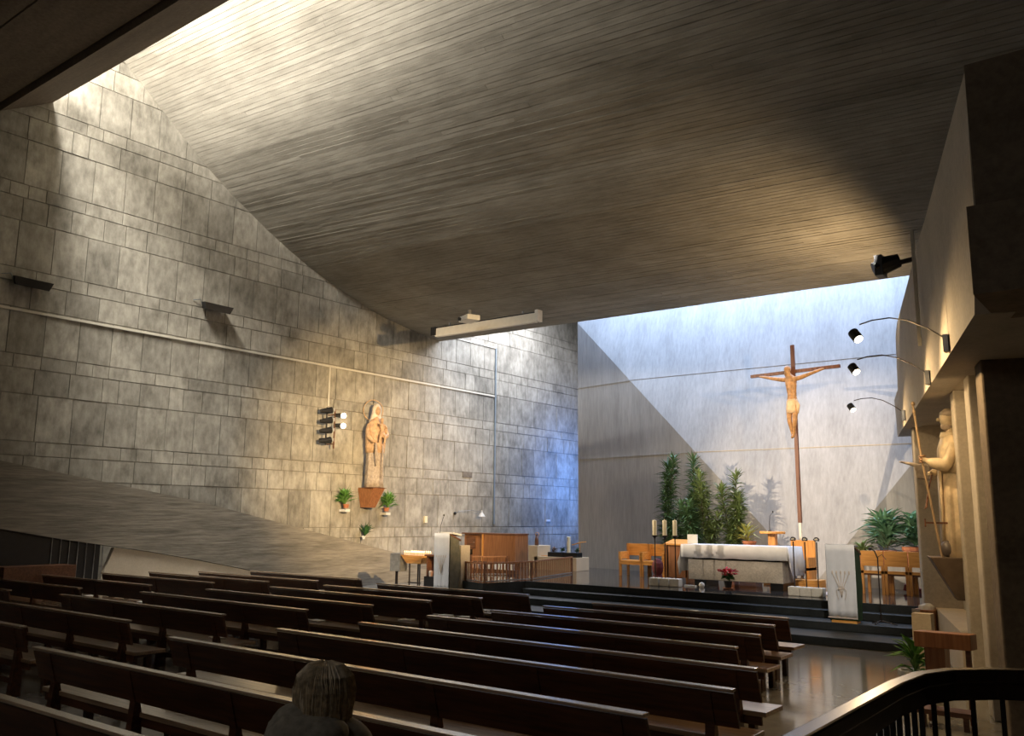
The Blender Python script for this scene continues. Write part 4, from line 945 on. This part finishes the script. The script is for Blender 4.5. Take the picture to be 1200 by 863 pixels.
leafy('fern_plant', 'green fern-like plant on the floor behind the handrail bend', (-2.98, 12.2, 0), .32, .5, 60, m_green2, m_whitep, .15, .34, 1, .42, .06, up=(.1, 1.5), seed=15)
t = thing('white_bin', 'white paper covered box on the floor beside the kneeler', 'box', (-3.05, 13.2, 0))
MB().box(-.12, .14, -.1, .12, 0, .95, .01).build('body', m_plaster, t)

# ------------------------------------------------------------------ person in front
pp0 = Vector((-3.12, 2.72, 0))
t = thing('person', 'person seen from behind with short grey blond hair, glasses and a grey beige coat', 'person', pp0, math.radians(20))
Hs = 1.545
jj = {'pel': J(0, 0, .84, (.15, .11)), 'waist': J(0, 0, 1.0, (.15, .11)), 'chest': J(0, 0, 1.17, (.17, .12)), 'nb': J(0, 0, 1.29, (.10, .08)), 'nk': J(0, .01, 1.34, .055),
      'hl': J(-.09, 0, .76, .085), 'kl': J(-.09, .01, .44, .06), 'al': J(-.09, -.01, .09, .045), 'fl': J(-.09, .14, .04, .04), 'hr': J(.09, 0, .76, .085), 'kr': J(.09, .01, .44, .06), 'ar': J(.09, -.01, .09, .045), 'fr': J(.09, .14, .04, .04),
      'sl': J(-.18, 0, 1.24, .075), 'el': J(-.23, .03, .98, .055), 'wl': J(-.17, .2, .88, .04), 'sr': J(.18, 0, 1.24, .075), 'er': J(.23, .03, .98, .055), 'wr': J(.17, .2, .88, .04)}
skin('coat', jj, [('pel', 'waist'), ('waist', 'chest'), ('chest', 'nb'), ('nb', 'nk'), ('pel', 'hl'), ('hl', 'kl'), ('kl', 'al'), ('al', 'fl'), ('pel', 'hr'), ('hr', 'kr'), ('kr', 'ar'), ('ar', 'fr'), ('nb', 'sl'), ('sl', 'el'), ('el', 'wl'), ('nb', 'sr'), ('sr', 'er'), ('er', 'wr')], m_coat, t)
MB().folds([(1.14, .23, .17, -.03, -.03, .02), (1.22, .22, .17, -.04, -.05, .04), (1.29, .185, .16, -.05, -.05, .05), (1.345, .15, .13, -.04, -.03, .05), (1.36, .10, .09, -.02, -.01, .02)], k=5, n=30).ball((-.09, -.07, 1.30), .12, .10, .09, 12, 8).ball((.04, -.09, 1.28), .13, .09, .07, 12, 8).build('collar', m_coat, t, smooth=True)
hp = thing('head', '', '', (0, .02, 0)); del hp['label']; del hp['category']; hp.parent = t
bpy.data.objects.remove(hp)
MB().ball((.0, .02, 1.435), .078, .092, .112, 16, 12).ball((0, .115, 1.42), .015, .022, .02).build('head', m_skin, t, smooth=True)
hr = MB()
R_ = []
for zz, rx, ry, cy_ in ((1.29, .085, .07, -.02), (1.32, .115, .095, -.02), (1.36, .134, .112, -.012), (1.40, .139, .12, -.01), (1.44, .137, .124, -.005), (1.475, .128, .12, 0), (1.505, .112, .108, 0), (1.53, .088, .088, 0), (1.548, .058, .058, 0), (1.558, .025, .025, 0)):
    n = 72; ring = []
    for q in range(n):
        a = q*2*PI/n; f = 1+.03*math.sin(11*a+zz*30)+.02*math.sin(23*a+zz*50)
        y = ry*math.sin(a)*f+cy_
        if zz < 1.47: y = min(y, .035)
        ring.append((rx*math.cos(a)*f, y, zz))
    R_.append(ring)
ho = hr.rings(R_).build('hair', m_hair, t, smooth=True); ho.modifiers.new('s', 'SUBSURF').render_levels = 1
st_ = MB(); rr = random.Random(5)
for k in range(260):
    a = rr.uniform(-PI-.25, .25); ex = rr.uniform(.97, 1.05)
    P = [(.02*math.cos(a), .02*math.sin(a)+.0, 1.560)]
    for zz, rx, ry, cy_ in ((1.545, .075, .075, 0), (1.50, .120, .117, 0), (1.44, .134, .124, -.005), (1.38, .130, .112, -.012), (1.33, .128, .10, -.02), (1.285+rr.uniform(-.02, .03), .112, .088, -.02)):
        a2 = a+rr.uniform(-.05, .05); P.append((rx*ex*math.cos(a2), ry*ex*math.sin(a2)+cy_, zz))
    st_.tube(P, [.003, .004, .004, .004, .004, .004, .001], 4)
st_.build('hair_strands', m_strand, t)['kind'] = 'stuff'
MB().tube([(.088, .11, 1.445), (.092, .03, 1.45), (.095, -.02, 1.44)], .005, 5).tube([(-.088, .11, 1.445), (-.092, .03, 1.45)], .005, 5).tube([(-.08, .118, 1.445), (.08, .118, 1.445)], .006, 5).build('glasses', m_black, t)
for sx in (-1, 1):
    h = MB(); bx = sx*.155; h.ball((bx, .255, .875), .035, .05, .018)
    for k in range(4): h.tube([(bx+(k-1.5)*.018, .29, .877), (bx+(k-1.5)*.02, .325, .873), (bx+(k-1.5)*.02, .345-.006*abs(k-1.5), .858)], [.009, .008, .006], 6)
    h.tube([(bx-sx*.028, .245, .878), (bx-sx*.052, .275, .874), (bx-sx*.056, .295, .868)], [.010, .009, .007], 6); h.build('hand', m_skin, t, smooth=True)
